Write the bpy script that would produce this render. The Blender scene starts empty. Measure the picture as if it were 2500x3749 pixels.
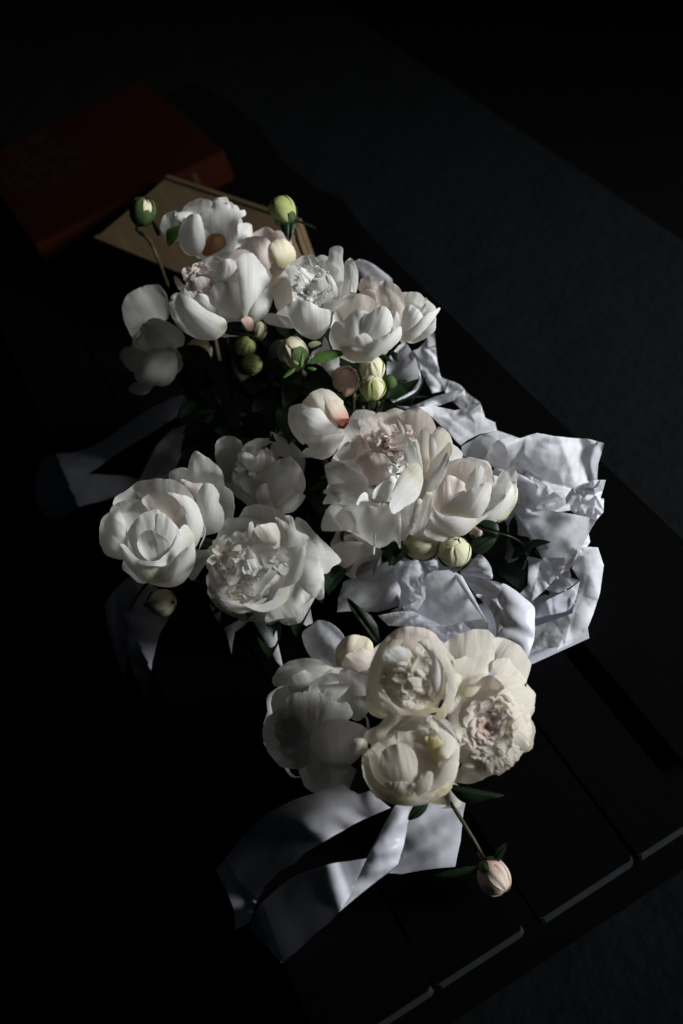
import bpy, bmesh, math, random
import numpy as np
from mathutils import Vector, Matrix
from mathutils import noise as mnoise
from mathutils.geometry import delaunay_2d_cdt

SC = bpy.context.scene
COL = SC.collection
# ------------------------------------------------------------------ camera
FN = 3646.4                                    # focal length in pixels of the 2500 px wide frame
RW = np.array([[-0.0, 0, 0]] * 3)
_u = np.array([-0.44461636, -0.62468037, 0.64194294])   # along the bench, in camera axes (x right, y down, z forward)
_v = np.array([0.85714037, -0.5047921, 0.10244666])     # across the bench
_z = np.cross(_v, _u)
RW = np.array([_v, _u, _z])
CAM = np.array([0.0, 0.0, 1.45])
TOP = 0.45                                     # height of the bench top
cam = bpy.data.cameras.new('camera'); cam_o = bpy.data.objects.new('camera', cam); COL.objects.link(cam_o)
m = Matrix(((RW[0][0], -RW[0][1], -RW[0][2], CAM[0]), (RW[1][0], -RW[1][1], -RW[1][2], CAM[1]),
            (RW[2][0], -RW[2][1], -RW[2][2], CAM[2]), (0, 0, 0, 1)))
cam_o.matrix_world = m
cam.sensor_fit = 'HORIZONTAL'; cam.sensor_width = 36.0; cam.lens = 36.0 * FN / 2500.0
cam.clip_start = 0.02; cam.clip_end = 60
cam.dof.use_dof = True; cam.dof.focus_distance = 1.07; cam.dof.aperture_fstop = 5.0
SC.camera = cam_o
# ------------------------------------------------------------------ light
world = bpy.data.worlds.new('World'); SC.world = world; world.use_nodes = True
world.node_tree.nodes['Background'].inputs[0].default_value = (0.55, 0.75, 1.0, 1)
world.node_tree.nodes['Background'].inputs[1].default_value = 0.0035
TARGET = Vector((0.15, 0.68, 0.55))
LAMP_AZ, LAMP_EL, LAMP_D = -30.0, 17.0, 3.0
ld = Vector((math.cos(math.radians(LAMP_AZ)) * math.cos(math.radians(LAMP_EL)), math.sin(math.radians(LAMP_AZ)) * math.cos(math.radians(LAMP_EL)), math.sin(math.radians(LAMP_EL))))
lamp = bpy.data.lights.new('window_light', 'SPOT')
lamp.energy = 720; lamp.color = (0.95, 0.98, 1.0); lamp.shadow_soft_size = 0.50
lamp.spot_size = math.radians(58); lamp.spot_blend = 0.85
lamp_o = bpy.data.objects.new('window_light', lamp); COL.objects.link(lamp_o)
lamp_o.location = TARGET + ld * LAMP_D
lamp_o.rotation_euler = (Vector((0.48, 1.2, 0.4)) - lamp_o.location).to_track_quat('-Z', 'Y').to_euler()
SC.view_settings.view_transform = 'Standard'; SC.view_settings.look = 'None'
SC.view_settings.exposure = 0.0; SC.view_settings.gamma = 1.0
SC.render.engine = 'CYCLES'
SC.cycles.use_denoising = True
SC.cycles.max_bounces = 6; SC.cycles.diffuse_bounces = 3; SC.cycles.transmission_bounces = 4
SC.cycles.caustics_reflective = False; SC.cycles.caustics_refractive = False

# ------------------------------------------------------------------ helpers
rng = random.Random(11)
CROP = {'n': (0, 0, 1.0), 'F': (0, 0, 0.6272), 'A': (0, 200, 1.206), 'R2': (400, 650, 2.24), 'R3': (900, 850, 1.96), 'R4': (1000, 1200, 1.6505),
        'R5': (300, 1500, 1.568), 'R6': (1100, 1900, 1.3067), 'R7': (900, 2200, 1.3635), 'R8': (700, 2800, 1.206),
        'R9': (1500, 1450, 1.742), 'R10': (100, 1300, 1.568), 'R12': (1500, 2200, 1.518), 'E': (1250, 1900, 1.568), 'G': (1400, 1200, 1.8447),
        'H': (550, 700, 2.6133)}

def nat(crop, x, y):
    ox, oy, s = CROP[crop]
    return (ox + x / s, oy + y / s)

def ray(px, py):
    return RW @ np.array([(px - 1250.0) / FN, (py - 1874.5) / FN, 1.0])

def depth_at(px, py, h):
    return (h - CAM[2]) / ray(px, py)[2]

def at(px, py, h):
    """point of the horizontal plane z = h that the photograph shows at this pixel"""
    return CAM + ray(px, py) * depth_at(px, py, h)

def pts_of(crop, text):
    return [nat(crop, *map(float, p.split(','))) for p in text.split()]

def tag(o, label=None, cat=None, group=None, kind=None):
    for k, v in (('label', label), ('category', cat), ('group', group), ('kind', kind)):
        if v: o[k] = v
    return o

def thing(name, label, cat, loc, group=None):
    o = bpy.data.objects.new(name, None); COL.objects.link(o)
    o.location = Vector(loc); o.empty_display_size = 0.02
    return tag(o, label, cat, group)

def mesh_obj(name, verts, faces, mat, parent=None, smooth=True, uv=None, col=None):
    me = bpy.data.meshes.new(name)
    off = parent_loc(parent)
    me.from_pydata([(v[0] - off[0], v[1] - off[1], v[2] - off[2]) for v in verts], [], faces)
    if smooth: me.polygons.foreach_set('use_smooth', [True] * len(me.polygons))
    if uv is not None:
        l = me.uv_layers.new(name='UVMap')
        idx = np.zeros(len(me.loops), dtype=np.int32); me.loops.foreach_get('vertex_index', idx)
        l.data.foreach_set('uv', np.asarray(uv, dtype=np.float32)[idx].ravel())
    me.materials.append(mat); me.update()
    o = bpy.data.objects.new(name, me); COL.objects.link(o)
    if parent is not None: o.parent = parent
    if col: o.color = col
    return o

def parent_loc(p):
    v = Vector((0, 0, 0))
    while p is not None:
        v += p.location; p = p.parent
    return v

# ------------------------------------------------------------------ materials
def new_mat(name):
    mt = bpy.data.materials.new(name); mt.use_nodes = True
    nt = mt.node_tree; nt.nodes.clear()
    return mt, nt, nt.nodes, nt.links

def petal_mat(name, main, base, vein=0.22, trans=0.46, base_end=0.2, rough=0.7, streak=None):
    mt, nt, N, L = new_mat(name)
    out = N.new('ShaderNodeOutputMaterial'); uvn = N.new('ShaderNodeUVMap')
    sep = N.new('ShaderNodeSeparateXYZ'); L.new(uvn.outputs[0], sep.inputs[0])
    ramp = N.new('ShaderNodeValToRGB'); L.new(sep.outputs[1], ramp.inputs[0])
    ramp.color_ramp.elements[0].color = (*base, 1); ramp.color_ramp.elements[0].position = 0.02
    ramp.color_ramp.elements[1].color = (*main, 1); ramp.color_ramp.elements[1].position = base_end
    mp = N.new('ShaderNodeMapping'); L.new(uvn.outputs[0], mp.inputs[0]); mp.inputs['Scale'].default_value = (9, 1.3, 1)
    oi = N.new('ShaderNodeObjectInfo')
    add = N.new('ShaderNodeVectorMath'); add.operation = 'ADD'; L.new(mp.outputs[0], add.inputs[0])
    sc_ = N.new('ShaderNodeVectorMath'); sc_.operation = 'SCALE'; L.new(oi.outputs['Random'], sc_.inputs['Scale']); sc_.inputs[0].default_value = (37, 17, 9)
    L.new(sc_.outputs[0], add.inputs[1])
    nz = N.new('ShaderNodeTexNoise'); L.new(add.outputs[0], nz.inputs['Vector']); nz.inputs['Scale'].default_value = 1.0
    nz.inputs['Detail'].default_value = 3; nz.inputs['Roughness'].default_value = 0.55
    geo = N.new('ShaderNodeNewGeometry')
    nz2 = N.new('ShaderNodeTexNoise'); L.new(geo.outputs['Position'], nz2.inputs['Vector']); nz2.inputs['Scale'].default_value = 95; nz2.inputs['Detail'].default_value = 3
    mp3 = N.new('ShaderNodeMapping'); L.new(add.outputs[0], mp3.inputs[0]); mp3.inputs['Scale'].default_value = (4.5, 1.0, 1)
    nz3 = N.new('ShaderNodeTexNoise'); L.new(mp3.outputs[0], nz3.inputs['Vector']); nz3.inputs['Scale'].default_value = 1.0; nz3.inputs['Detail'].default_value = 2
    fin = N.new('ShaderNodeMath'); fin.operation = 'MULTIPLY_ADD'; L.new(nz3.outputs[0], fin.inputs[0]); fin.inputs[1].default_value = 0.22; L.new(nz.outputs[0], fin.inputs[2])
    mixh = N.new('ShaderNodeMath'); mixh.operation = 'MULTIPLY_ADD'; L.new(nz2.outputs[0], mixh.inputs[0]); mixh.inputs[1].default_value = 0.5; L.new(fin.outputs[0], mixh.inputs[2])
    bump = N.new('ShaderNodeBump'); L.new(mixh.outputs[0], bump.inputs['Height']); bump.inputs['Strength'].default_value = vein; bump.inputs['Distance'].default_value = 0.0018
    # faint veins and mottling in the colour, small brightness differences between petals
    mul = N.new('ShaderNodeMapRange'); L.new(nz3.outputs[0], mul.inputs[0]); mul.inputs[1].default_value = 0.3; mul.inputs[2].default_value = 0.7
    mul.inputs[3].default_value = 0.91; mul.inputs[4].default_value = 1.03
    hsv = N.new('ShaderNodeHueSaturation'); L.new(ramp.outputs[0], hsv.inputs['Color']); L.new(mul.outputs[0], hsv.inputs['Value'])
    csrc = hsv.outputs[0]
    mixc = N.new('ShaderNodeMix'); mixc.data_type = 'RGBA'; mixc.blend_type = 'MULTIPLY'; mixc.inputs['Factor'].default_value = 1.0
    L.new(csrc, mixc.inputs[6]); L.new(oi.outputs['Color'], mixc.inputs[7]); csrc = mixc.outputs[2]
    if streak:
        st = N.new('ShaderNodeTexNoise'); L.new(add.outputs[0], st.inputs['Vector']); st.inputs['Scale'].default_value = 0.55; st.inputs['Detail'].default_value = 1
        sr = N.new('ShaderNodeValToRGB'); L.new(st.outputs[0], sr.inputs[0]); sr.color_ramp.elements[0].position = 0.60; sr.color_ramp.elements[1].position = 0.72
        sm = N.new('ShaderNodeMix'); sm.data_type = 'RGBA'; L.new(sr.outputs[0], sm.inputs['Factor']); L.new(csrc, sm.inputs[6]); sm.inputs[7].default_value = (*streak, 1)
        csrc = sm.outputs[2]
    bs = N.new('ShaderNodeBsdfPrincipled'); L.new(csrc, bs.inputs['Base Color']); bs.inputs['Roughness'].default_value = rough
    bs.inputs['Specular IOR Level'].default_value = 0.18; L.new(bump.outputs[0], bs.inputs['Normal'])
    tr = N.new('ShaderNodeBsdfTranslucent'); L.new(csrc, tr.inputs['Color']); L.new(bump.outputs[0], tr.inputs['Normal'])
    mx = N.new('ShaderNodeMixShader'); mx.inputs[0].default_value = trans
    L.new(bs.outputs[0], mx.inputs[1]); L.new(tr.outputs[0], mx.inputs[2]); L.new(mx.outputs[0], out.inputs[0])
    return mt

def sheet_mat(name, colr, trans=0.35, rough=0.5, scale=60.0, bump_s=0.25, aniso=None, sheen=0.0, dist=0.003, spec=0.3):
    mt, nt, N, L = new_mat(name)
    out = N.new('ShaderNodeOutputMaterial'); geo = N.new('ShaderNodeNewGeometry')
    nz = N.new('ShaderNodeTexNoise'); nz.inputs['Scale'].default_value = scale; nz.inputs['Detail'].default_value = 5
    src = geo.outputs['Position']
    if aniso:
        mp = N.new('ShaderNodeMapping'); L.new(src, mp.inputs[0]); mp.inputs['Scale'].default_value = aniso; src = mp.outputs[0]
    L.new(src, nz.inputs['Vector'])
    bump = N.new('ShaderNodeBump'); L.new(nz.outputs[0], bump.inputs['Height']); bump.inputs['Strength'].default_value = bump_s; bump.inputs['Distance'].default_value = dist
    mr = N.new('ShaderNodeMapRange'); L.new(nz.outputs[0], mr.inputs[0]); mr.inputs[1].default_value = 0.25; mr.inputs[2].default_value = 0.75; mr.inputs[3].default_value = 0.8; mr.inputs[4].default_value = 1.08
    hs = N.new('ShaderNodeHueSaturation'); hs.inputs['Color'].default_value = (*colr, 1); L.new(mr.outputs[0], hs.inputs['Value'])
    bs = N.new('ShaderNodeBsdfPrincipled'); L.new(hs.outputs[0], bs.inputs['Base Color']); bs.inputs['Roughness'].default_value = rough
    bs.inputs['Specular IOR Level'].default_value = spec; bs.inputs['Sheen Weight'].default_value = sheen
    L.new(bump.outputs[0], bs.inputs['Normal'])
    last = bs
    if trans > 0:
        tr = N.new('ShaderNodeBsdfTranslucent'); L.new(hs.outputs[0], tr.inputs['Color'])
        mx = N.new('ShaderNodeMixShader'); mx.inputs[0].default_value = trans; L.new(bs.outputs[0], mx.inputs[1]); L.new(tr.outputs[0], mx.inputs[2]); last = mx
    L.new(last.outputs[0], out.inputs[0])
    return mt

M = {
    'white': petal_mat('petal_white', (0.825, 0.81, 0.775), (0.77, 0.75, 0.61)),
    'cream': petal_mat('petal_cream', (0.85, 0.795, 0.70), (0.78, 0.69, 0.48)),
    'blush': petal_mat('petal_blush', (0.84, 0.755, 0.70), (0.78, 0.68, 0.54)),
    'pink': petal_mat('petal_pink', (0.74, 0.52, 0.46), (0.62, 0.30, 0.24), base_end=0.6),
    'amber': petal_mat('petal_amber', (0.42, 0.23, 0.12), (0.3, 0.12, 0.06), base_end=0.7),
    'yellow': petal_mat('petal_yellow', (0.78, 0.72, 0.36), (0.7, 0.62, 0.2)),
    'limebud': petal_mat('bud_petal_green', (0.33, 0.37, 0.14), (0.22, 0.29, 0.08), vein=0.09, trans=0.1),
    'palebud': petal_mat('bud_petal_pale', (0.58, 0.55, 0.38), (0.36, 0.40, 0.15), vein=0.09, trans=0.12, base_end=0.45),
    'pinkbud': petal_mat('bud_petal_pink', (0.60, 0.44, 0.36), (0.42, 0.22, 0.16), vein=0.09, trans=0.12, base_end=0.5),
    'pinkblush': petal_mat('petal_red_blush', (0.80, 0.70, 0.58), (0.55, 0.10, 0.09), base_end=0.55),
    'pinkpale': petal_mat('bud_petal_pale_pink', (0.72, 0.58, 0.49), (0.50, 0.30, 0.24), vein=0.09, trans=0.12, base_end=0.5),
    'creambud': petal_mat('bud_petal_cream', (0.62, 0.56, 0.42), (0.40, 0.36, 0.2), vein=0.09, trans=0.12, base_end=0.5),
    'pinkheart': petal_mat('petal_pink_heart', (0.82, 0.66, 0.58), (0.74, 0.46, 0.34), base_end=0.6),
    'amberheart': petal_mat('petal_amber_heart', (0.80, 0.66, 0.46), (0.5, 0.26, 0.10), base_end=0.7),
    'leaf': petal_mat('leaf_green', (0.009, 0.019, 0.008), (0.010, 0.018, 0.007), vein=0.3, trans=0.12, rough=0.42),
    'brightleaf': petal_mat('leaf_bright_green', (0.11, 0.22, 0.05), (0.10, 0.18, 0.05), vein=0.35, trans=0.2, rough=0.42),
    'sepal': petal_mat('sepal_green', (0.055, 0.09, 0.028), (0.05, 0.08, 0.03), vein=0.2, trans=0.08),
    'redsepal': petal_mat('sepal_red_edge', (0.30, 0.05, 0.04), (0.12, 0.14, 0.04), vein=0.2, trans=0.1, base_end=0.8),
    'stem': sheet_mat('stem_brown_green', (0.045, 0.038, 0.016), trans=0, rough=0.5, scale=120),
    'tissue': sheet_mat('tissue_paper', (0.80, 0.80, 0.84), trans=0.42, rough=0.6, scale=85, bump_s=0.35),
    'card': sheet_mat('white_card', (0.74, 0.75, 0.84), trans=0, rough=0.55, scale=140, bump_s=0.05),
    'ribbon': sheet_mat('satin_ribbon', (0.60, 0.60, 0.66), trans=0.03, rough=0.38, scale=45, bump_s=0.12, sheen=0.2, dist=0.004),
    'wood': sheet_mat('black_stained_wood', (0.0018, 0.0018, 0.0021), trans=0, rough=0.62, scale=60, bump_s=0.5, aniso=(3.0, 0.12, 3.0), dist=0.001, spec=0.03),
    'woodend': sheet_mat('lit_end_grain', (0.018, 0.021, 0.024), trans=0, rough=0.7, scale=70, bump_s=0.5, aniso=(0.6, 1, 2.0)),  # end faces coloured lighter than the planks to paint the light on them
    'ash': sheet_mat('pale_plywood', (0.11, 0.075, 0.042), trans=0, rough=0.6, scale=40, bump_s=0.15, spec=0.05, aniso=(1, 0.15, 1)),
    'cover': sheet_mat('rust_book_cloth', (0.013, 0.0031, 0.0012), trans=0, rough=0.75, scale=300, bump_s=0.3, dist=0.001, spec=0.02),
    'pages': sheet_mat('book_pages', (0.34, 0.28, 0.18), trans=0, rough=0.8, scale=300, bump_s=0.4, aniso=(0.1, 0.1, 6)),
    'gold': sheet_mat('dull_gold_print', (0.016, 0.009, 0.003), trans=0, rough=0.5, scale=200, bump_s=0.1),
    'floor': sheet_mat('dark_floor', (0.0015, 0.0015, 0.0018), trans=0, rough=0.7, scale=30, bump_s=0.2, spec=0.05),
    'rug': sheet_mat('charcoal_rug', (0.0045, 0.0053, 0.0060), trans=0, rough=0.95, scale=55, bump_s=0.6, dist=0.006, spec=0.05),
}
LIGHTGREY = (0.92, 0.93, 0.95, 1)

# ------------------------------------------------------------------ outline surfaces with real depth
def smooth_outline(p, close_pts):
    p = np.asarray(p, float); n = len(p); out = []
    for i in range(n):
        p0, p1, p2, p3 = p[i - 1], p[i], p[(i + 1) % n], p[(i + 2) % n]
        k = max(2, int(np.hypot(*(p2 - p1)) / close_pts))
        for j in range(k):
            t = j / k
            out.append(0.5 * ((2 * p1) + (-p0 + p2) * t + (2 * p0 - 5 * p1 + 4 * p2 - p3) * t * t + (-p0 + 3 * p1 - 3 * p2 + p3) * t ** 3))
    return np.array(out)

def line_outline(p, close_pts):
    p = np.asarray(p, float); n = len(p); out = []
    for i in range(n):
        a, b = p[i], p[(i + 1) % n]; k = max(1, int(np.hypot(*(b - a)) / close_pts))
        for j in range(k): out.append(a + (b - a) * j / k)
    return np.array(out)

def noise1(x, seed):
    return (np.sin(x * 1.0 + seed * 1.7) + 0.6 * np.sin(x * 2.3 + seed * 3.1) + 0.4 * np.sin(x * 4.1 + seed * 0.7)) / 2.0

def poly_area(p):
    x, y = p[:, 0], p[:, 1]
    return 0.5 * abs(np.dot(x, np.roll(y, 1)) - np.dot(y, np.roll(x, 1)))

def fill(outline, spacing):
    lo, hi = outline.min(0), outline.max(0)
    ins = []
    j = 0; y = lo[1]
    while y < hi[1]:
        x = lo[0] + (0.5 * spacing if j % 2 else 0)
        while x < hi[0]:
            ins.append((x, y)); x += spacing
        y += spacing * 0.866; j += 1
    ins = np.array(ins) if ins else np.zeros((0, 2))
    # keep the grid points inside the outline and off its edge
    if len(ins):
        a = outline; b = np.roll(outline, -1, 0)
        inside = np.zeros(len(ins), bool)
        for (x1, y1), (x2, y2) in zip(a, b):
            c = ((y1 > ins[:, 1]) != (y2 > ins[:, 1]))
            with np.errstate(divide='ignore', invalid='ignore'):
                inside ^= c & (ins[:, 0] < (x2 - x1) * (ins[:, 1] - y1) / (y2 - y1 + 1e-12) + x1)
        d = np.sqrt(((ins[:, None, :] - outline[None]) ** 2).sum(2)).min(1)
        ins = ins[inside & (d > spacing * 0.45)]
    vs = [Vector(p) for p in outline] + [Vector(p) for p in ins]
    n = len(outline)
    r = delaunay_2d_cdt(vs, [(i, (i + 1) % n) for i in range(n)], [], 1, 1e-4)
    V = np.array([tuple(v) for v in r[0]]); T = [tuple(f) for f in r[2]]
    edge = {}
    for f in T:
        for i in range(3):
            e = tuple(sorted((f[i], f[(i + 1) % 3]))); edge[e] = edge.get(e, 0) + 1
    bnd = np.zeros(len(V), bool)
    for (p, q), c in edge.items():
        if c == 1: bnd[p] = bnd[q] = True
    E = np.array(list(edge.keys()))
    return V, T, E, bnd

def dome(V, E, bnd, it=260):
    """smooth cushion: 0 on the outline, 1 at its highest"""
    n = len(V); h = np.zeros(n); deg = np.bincount(E.ravel(), minlength=n).astype(float)
    for _ in range(it):
        s = np.bincount(E[:, 0], h[E[:, 1]], n) + np.bincount(E[:, 1], h[E[:, 0]], n)
        h = (s / np.maximum(deg, 1) + 1.0); h[bnd] = 0
    return h / max(h.max(), 1e-9)

def facets(X, n, r):
    """crumpled paper: flat facets between random points at random heights, in three sizes"""
    f = np.zeros(len(X)); lo, hi = X.min(0) - .15, X.max(0) + .15
    for cnt, amp in ((n + 3, 1.0), (n * 3, .36), (n * 10, .11)):
        st = [Vector((r.uniform(lo[0], hi[0]), r.uniform(lo[1], hi[1]))) for _ in range(cnt)]
        st += [Vector((x, y)) for x in (lo[0] - .3, hi[0] + .3) for y in (lo[1] - .3, hi[1] + .3)]
        zz = [r.uniform(-.5, .5) * amp for _ in st]
        R_ = delaunay_2d_cdt(st, [], [], 0, 1e-5)
        src = [q[0] if q else 0 for q in R_[3]]
        V_ = np.array([tuple(v) for v in R_[0]]); Z_ = np.array([zz[q] for q in src])
        g = np.zeros(len(X))
        for a, b, c in [tuple(t) for t in R_[2]]:
            A, B, C = V_[a], V_[b], V_[c]; d = (B[0] - A[0]) * (C[1] - A[1]) - (C[0] - A[0]) * (B[1] - A[1])
            if abs(d) < 1e-12: continue
            w1 = ((X[:, 0] - A[0]) * (C[1] - A[1]) - (C[0] - A[0]) * (X[:, 1] - A[1])) / d
            w2 = ((B[0] - A[0]) * (X[:, 1] - A[1]) - (X[:, 0] - A[0]) * (B[1] - A[1])) / d
            q = (w1 >= -1e-6) & (w2 >= -1e-6) & (w1 + w2 <= 1 + 1e-6)
            g[q] = (Z_[a] + (Z_[b] - Z_[a]) * w1 + (Z_[c] - Z_[a]) * w2)[q]
        f += g
    return f

# kinds of petal: shell share s, depth of base and tip (in flower radii, + is towards the lens), bulge (in half petal widths), curl of the tip
KIND = {
    'F': (0.66, -0.34, 0.04, 0.50, 0.0),     # outer face of a closing cup
    'B': (-0.20, -0.65, 0.35, -0.55, 0.10),  # inside of a petal at the far rim
    'M': (0.15, -0.45, 0.35, 0.35, 0.0),     # small inner petal
    'O': (0.36, -0.02, -0.30, 0.26, -0.10),   # petal spread open
    'S': (0.95, 0.0, 0.0, 0.25, 0.0),        # shell lying on the ball
    'C': (-0.55, -0.05, -0.05, -0.15, 0.0),  # inside of a bowl
    'T': (0.25, -0.15, 0.15, 0.45, 0.12),
}

class Flower:
    def __init__(self, name, cat, label, crop, cx, cy, R, h, mat='white', group=None, dd=0.0):
        self.crop = crop
        self.c = nat(crop, cx, cy); self.Rp = R / CROP[crop][2]
        self.zc = depth_at(*self.c, h) - dd
        self.R = self.Rp * self.zc / FN                      # metres
        self.origin = CAM + ray(*self.c) * (self.zc + 0.6 * self.R)
        self.root = thing(name, label, cat, self.origin, group)
        self.mat = mat; self.layers = []; self.k = 0; self.seed = abs(hash(label)) % 1000 if False else sum(map(ord, label)) % 997

    def petal(self, kind, text, tip=None, mat=None, crop=None, name='petal', rag=1.0, label=None, col=None, sharp=False, **kw):
        crop = crop or self.crop
        P = text if isinstance(text, (list, np.ndarray)) else pts_of(crop, text)
        P = np.asarray(P, float)
        s, d0, d1, b, curl = KIND[kind]
        s = kw.get('s', s); d0 = kw.get('d0', d0); d1 = kw.get('d1', d1); b = kw.get('b', b); curl = kw.get('curl', curl)
        area = poly_area(P); size = math.sqrt(area)
        sp = max(size / 15.0, 3.2)
        base = P[0]
        tipp = P[tip] if tip is not None else P[np.argmax(((P - base) ** 2).sum(1))]
        O = line_outline(P, sp) if sharp else smooth_outline(P, sp)
        self.k += 1; seed = self.seed + self.k * 7.3
        ax = tipp - base; Ln = max(np.hypot(*ax), 1e-6); ax = ax / Ln; nx = np.array([-ax[1], ax[0]])
        if rag:
            t_ = np.clip(((O - base) @ ax) / Ln, 0, 1)
            a_ = np.arange(len(O)) * 0.9
            O = O + (np.outer((noise1(a_ * 1.3, seed) + .8 * noise1(a_ * .35, seed + 2)) * t_, ax) + np.outer((noise1(a_ * 0.9, seed + 5) + .6 * noise1(a_ * 2.1, seed + 4) + .8 * noise1(a_ * .3, seed + 8)) * t_, nx)) * size * 0.015 * rag
        V, T, E, bnd = fill(O, sp)
        h = dome(V, E, bnd)
        t = np.clip(((V - base) @ ax) / Ln, 0, 1); c = ((V - base) @ nx) / size
        rr = np.hypot(*((V - np.array(self.c)).T)) / self.Rp
        shell = np.sqrt(np.clip(1.0 - 0.92 * np.minimum(rr, 1.04) ** 2, 0.0, 1))
        half = 0.5 * size * self.zc / FN
        ruff = noise1(c * 9 + t * 2.0, seed) * (1 - h) * t * 0.10 * kw.get('ruf', 1.0)
        wr = np.array([mnoise.noise(Vector((a_ * 7.0, b_ * 2.2, seed))) for a_, b_ in zip(c, t)]) * 0.035 * (0.4 + t) * kw.get('ruf', 1.0)
        und = np.array([mnoise.noise(Vector((a_ * 1.9, b_ * 1.5, seed + 31))) for a_, b_ in zip(c, t)]) * 0.26 * (0.25 + t) * kw.get('ruf', 1.0)
        vein = 0.0
        if name == 'leaf': vein = -0.22 * np.exp(-(c / 0.06) ** 2)
        D = self.R * (s * shell + d0 + (d1 - d0) * t + curl * t ** 3) + half * (b * h * 0.75 + ruff + wr + und + vein) + self.R * 0.010 * self.k
        D = D + kw.get('dz', 0.0)
        # keep later petals in front of the ones they overlap
        push = 0.0
        lo, hi = V.min(0), V.max(0)
        for (V2, D2, sp2, lo2, hi2) in self.layers:
            if (lo > hi2).any() or (hi < lo2).any(): continue
            q = (V >= lo2 - sp2).all(1) & (V <= hi2 + sp2).all(1)
            if q.sum() < 4: continue
            dist = ((V[q][:, None, :] - V2[None]) ** 2).sum(2); j = dist.argmin(1)
            okk = dist[np.arange(len(j)), j] < (sp2 * 0.9) ** 2
            if okk.sum() < 4: continue
            gap = (D2[j] - D[q])[okk]
            push = max(push, np.percentile(gap, 82) + 0.0008)
        if not kw.get('free'): D = D + min(push, 0.35 * self.R)
        self.layers.append((V, D, sp, lo, hi))
        pts = [CAM + ray(px, py) * (self.zc - dd) for (px, py), dd in zip(V, D)]
        o = mesh_obj(name, pts, T, M[mat or self.mat], self.root, uv=np.stack([c + 0.5, t], 1), col=col)
        if label: o['label'] = label
        return o

    def ruffle(self, cx, cy, rx, ry, n, size, mat=None, seed=0, d0=-0.5, d1=0.25, spread=1.0, ang=None, crop=None):
        """many small crumpled inner petals round a centre"""
        r = random.Random(seed + self.seed); s_ = CROP[crop or self.crop][2]
        cx, cy = nat(crop or self.crop, cx, cy); rx /= s_; ry /= s_; size /= s_
        items = []
        for i in range(n):
            rad = math.sqrt((i + 0.5) / n); th = i * 2.39996 + r.uniform(-.4, .4)
            items.append((rad, th))
        items.sort(key=lambda q: -q[0])
        for rad, th in items:
            px, py = cx + rx * rad * math.cos(th), cy + ry * rad * math.sin(th)
            dirn = th + r.uniform(-.9, .9) if ang is None else ang + r.uniform(-.8, .8)
            L_ = size * r.uniform(.75, 1.35); Wd = L_ * r.uniform(.38, .72)
            a = np.array([math.cos(dirn), math.sin(dirn)]); b_ = np.array([-a[1], a[0]])
            base = np.array([px, py]) - a * L_ * 0.5
            prof = [(0.0, 0.0), (.25, .55), (.6, .95), (.88, .9), (1.0, .5), (r.uniform(.84, .95), r.uniform(.05, .2)), (r.uniform(.95, 1.08), -.4), (.86, -.95), (.55, -.9), (.25, -.5)]
            P = np.array([base + a * L_ * (u + r.uniform(-.05, .05) * (u > 0)) + b_ * Wd * .5 * (v + r.uniform(-.12, .12)) for u, v in prof])
            self.petal('M', P, tip=6, mat=mat, rag=1.6, d0=d0 + .2 * (1 - rad), d1=d1 + r.uniform(-.15, .12) - .15 * rad, b=r.choice((-.4, .15, .25, -.3)), ruf=1.3, s=0.3)

    def ring(self, cx, cy, rx, ry, a0, a1, n, size, kind='O', mat=None, seed=0, wid=.9, **kw):
        r = random.Random(seed * 7 + self.seed); s_ = CROP[self.crop][2]
        cx, cy = nat(self.crop, cx, cy); rx /= s_; ry /= s_; size /= s_
        order = list(range(n)); r.shuffle(order)
        for i in order:
            th = math.radians(a0 + (a1 - a0) * (i + r.uniform(.2, .8)) / n)
            a = np.array([math.cos(th), math.sin(th)]); tip = np.array([cx + rx * a[0], cy + ry * a[1]]) + a * size * r.uniform(-.08, .06)
            dr = th + r.uniform(-.3, .3); a = np.array([math.cos(dr), math.sin(dr)]); b_ = np.array([-a[1], a[0]])
            L_ = size * r.uniform(.85, 1.2); base = tip - a * L_; W_ = L_ * wid * r.uniform(.75, 1.1)
            n1, n2 = r.uniform(.80, .93), r.uniform(-.2, .2)
            prof = [(0, 0), (.25, .26), (.55, .45), (.8, .5), (.95, .36), (1.0, .2 + n2 * .4), (n1, .05 + n2 * .5), (1.0, -.12 + n2 * .4), (.97, -.33), (.8, -.5), (.5, -.44), (.22, -.24)]
            P = np.array([base + a * L_ * (u + r.uniform(-.03, .03) * (u > 0)) + b_ * W_ * (v + r.uniform(-.05, .05)) for u, v in prof])
            self.petal(kind, P, tip=6, mat=mat, rag=1.3, **kw)

    def rosette(self, cx, cy, rx, ry, n0, size, mat=None, seed=0, d0=-.45, d1=0.0, rings=4, wid=.8, mats=None, **kw):
        for q in range(rings):
            f = 1 - q / (rings + .35); off = random.Random(seed + q + self.seed).uniform(0, 90)
            self.ring(cx + (1 - f) * rx * .08, cy, rx * f, ry * f, off, off + 360, max(4, int(n0 * (f ** .8))), size * (.5 + .5 * f), kw.get('kind', 'B'), (mats[q % len(mats)] if mats else mat),
                      seed=seed + q * 3, wid=wid * 1.1, d0=d0 - .05 * q, d1=d1 - .07 * q, ruf=kw.get('ruf', 1.1), s=.15, b=-.2)

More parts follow.
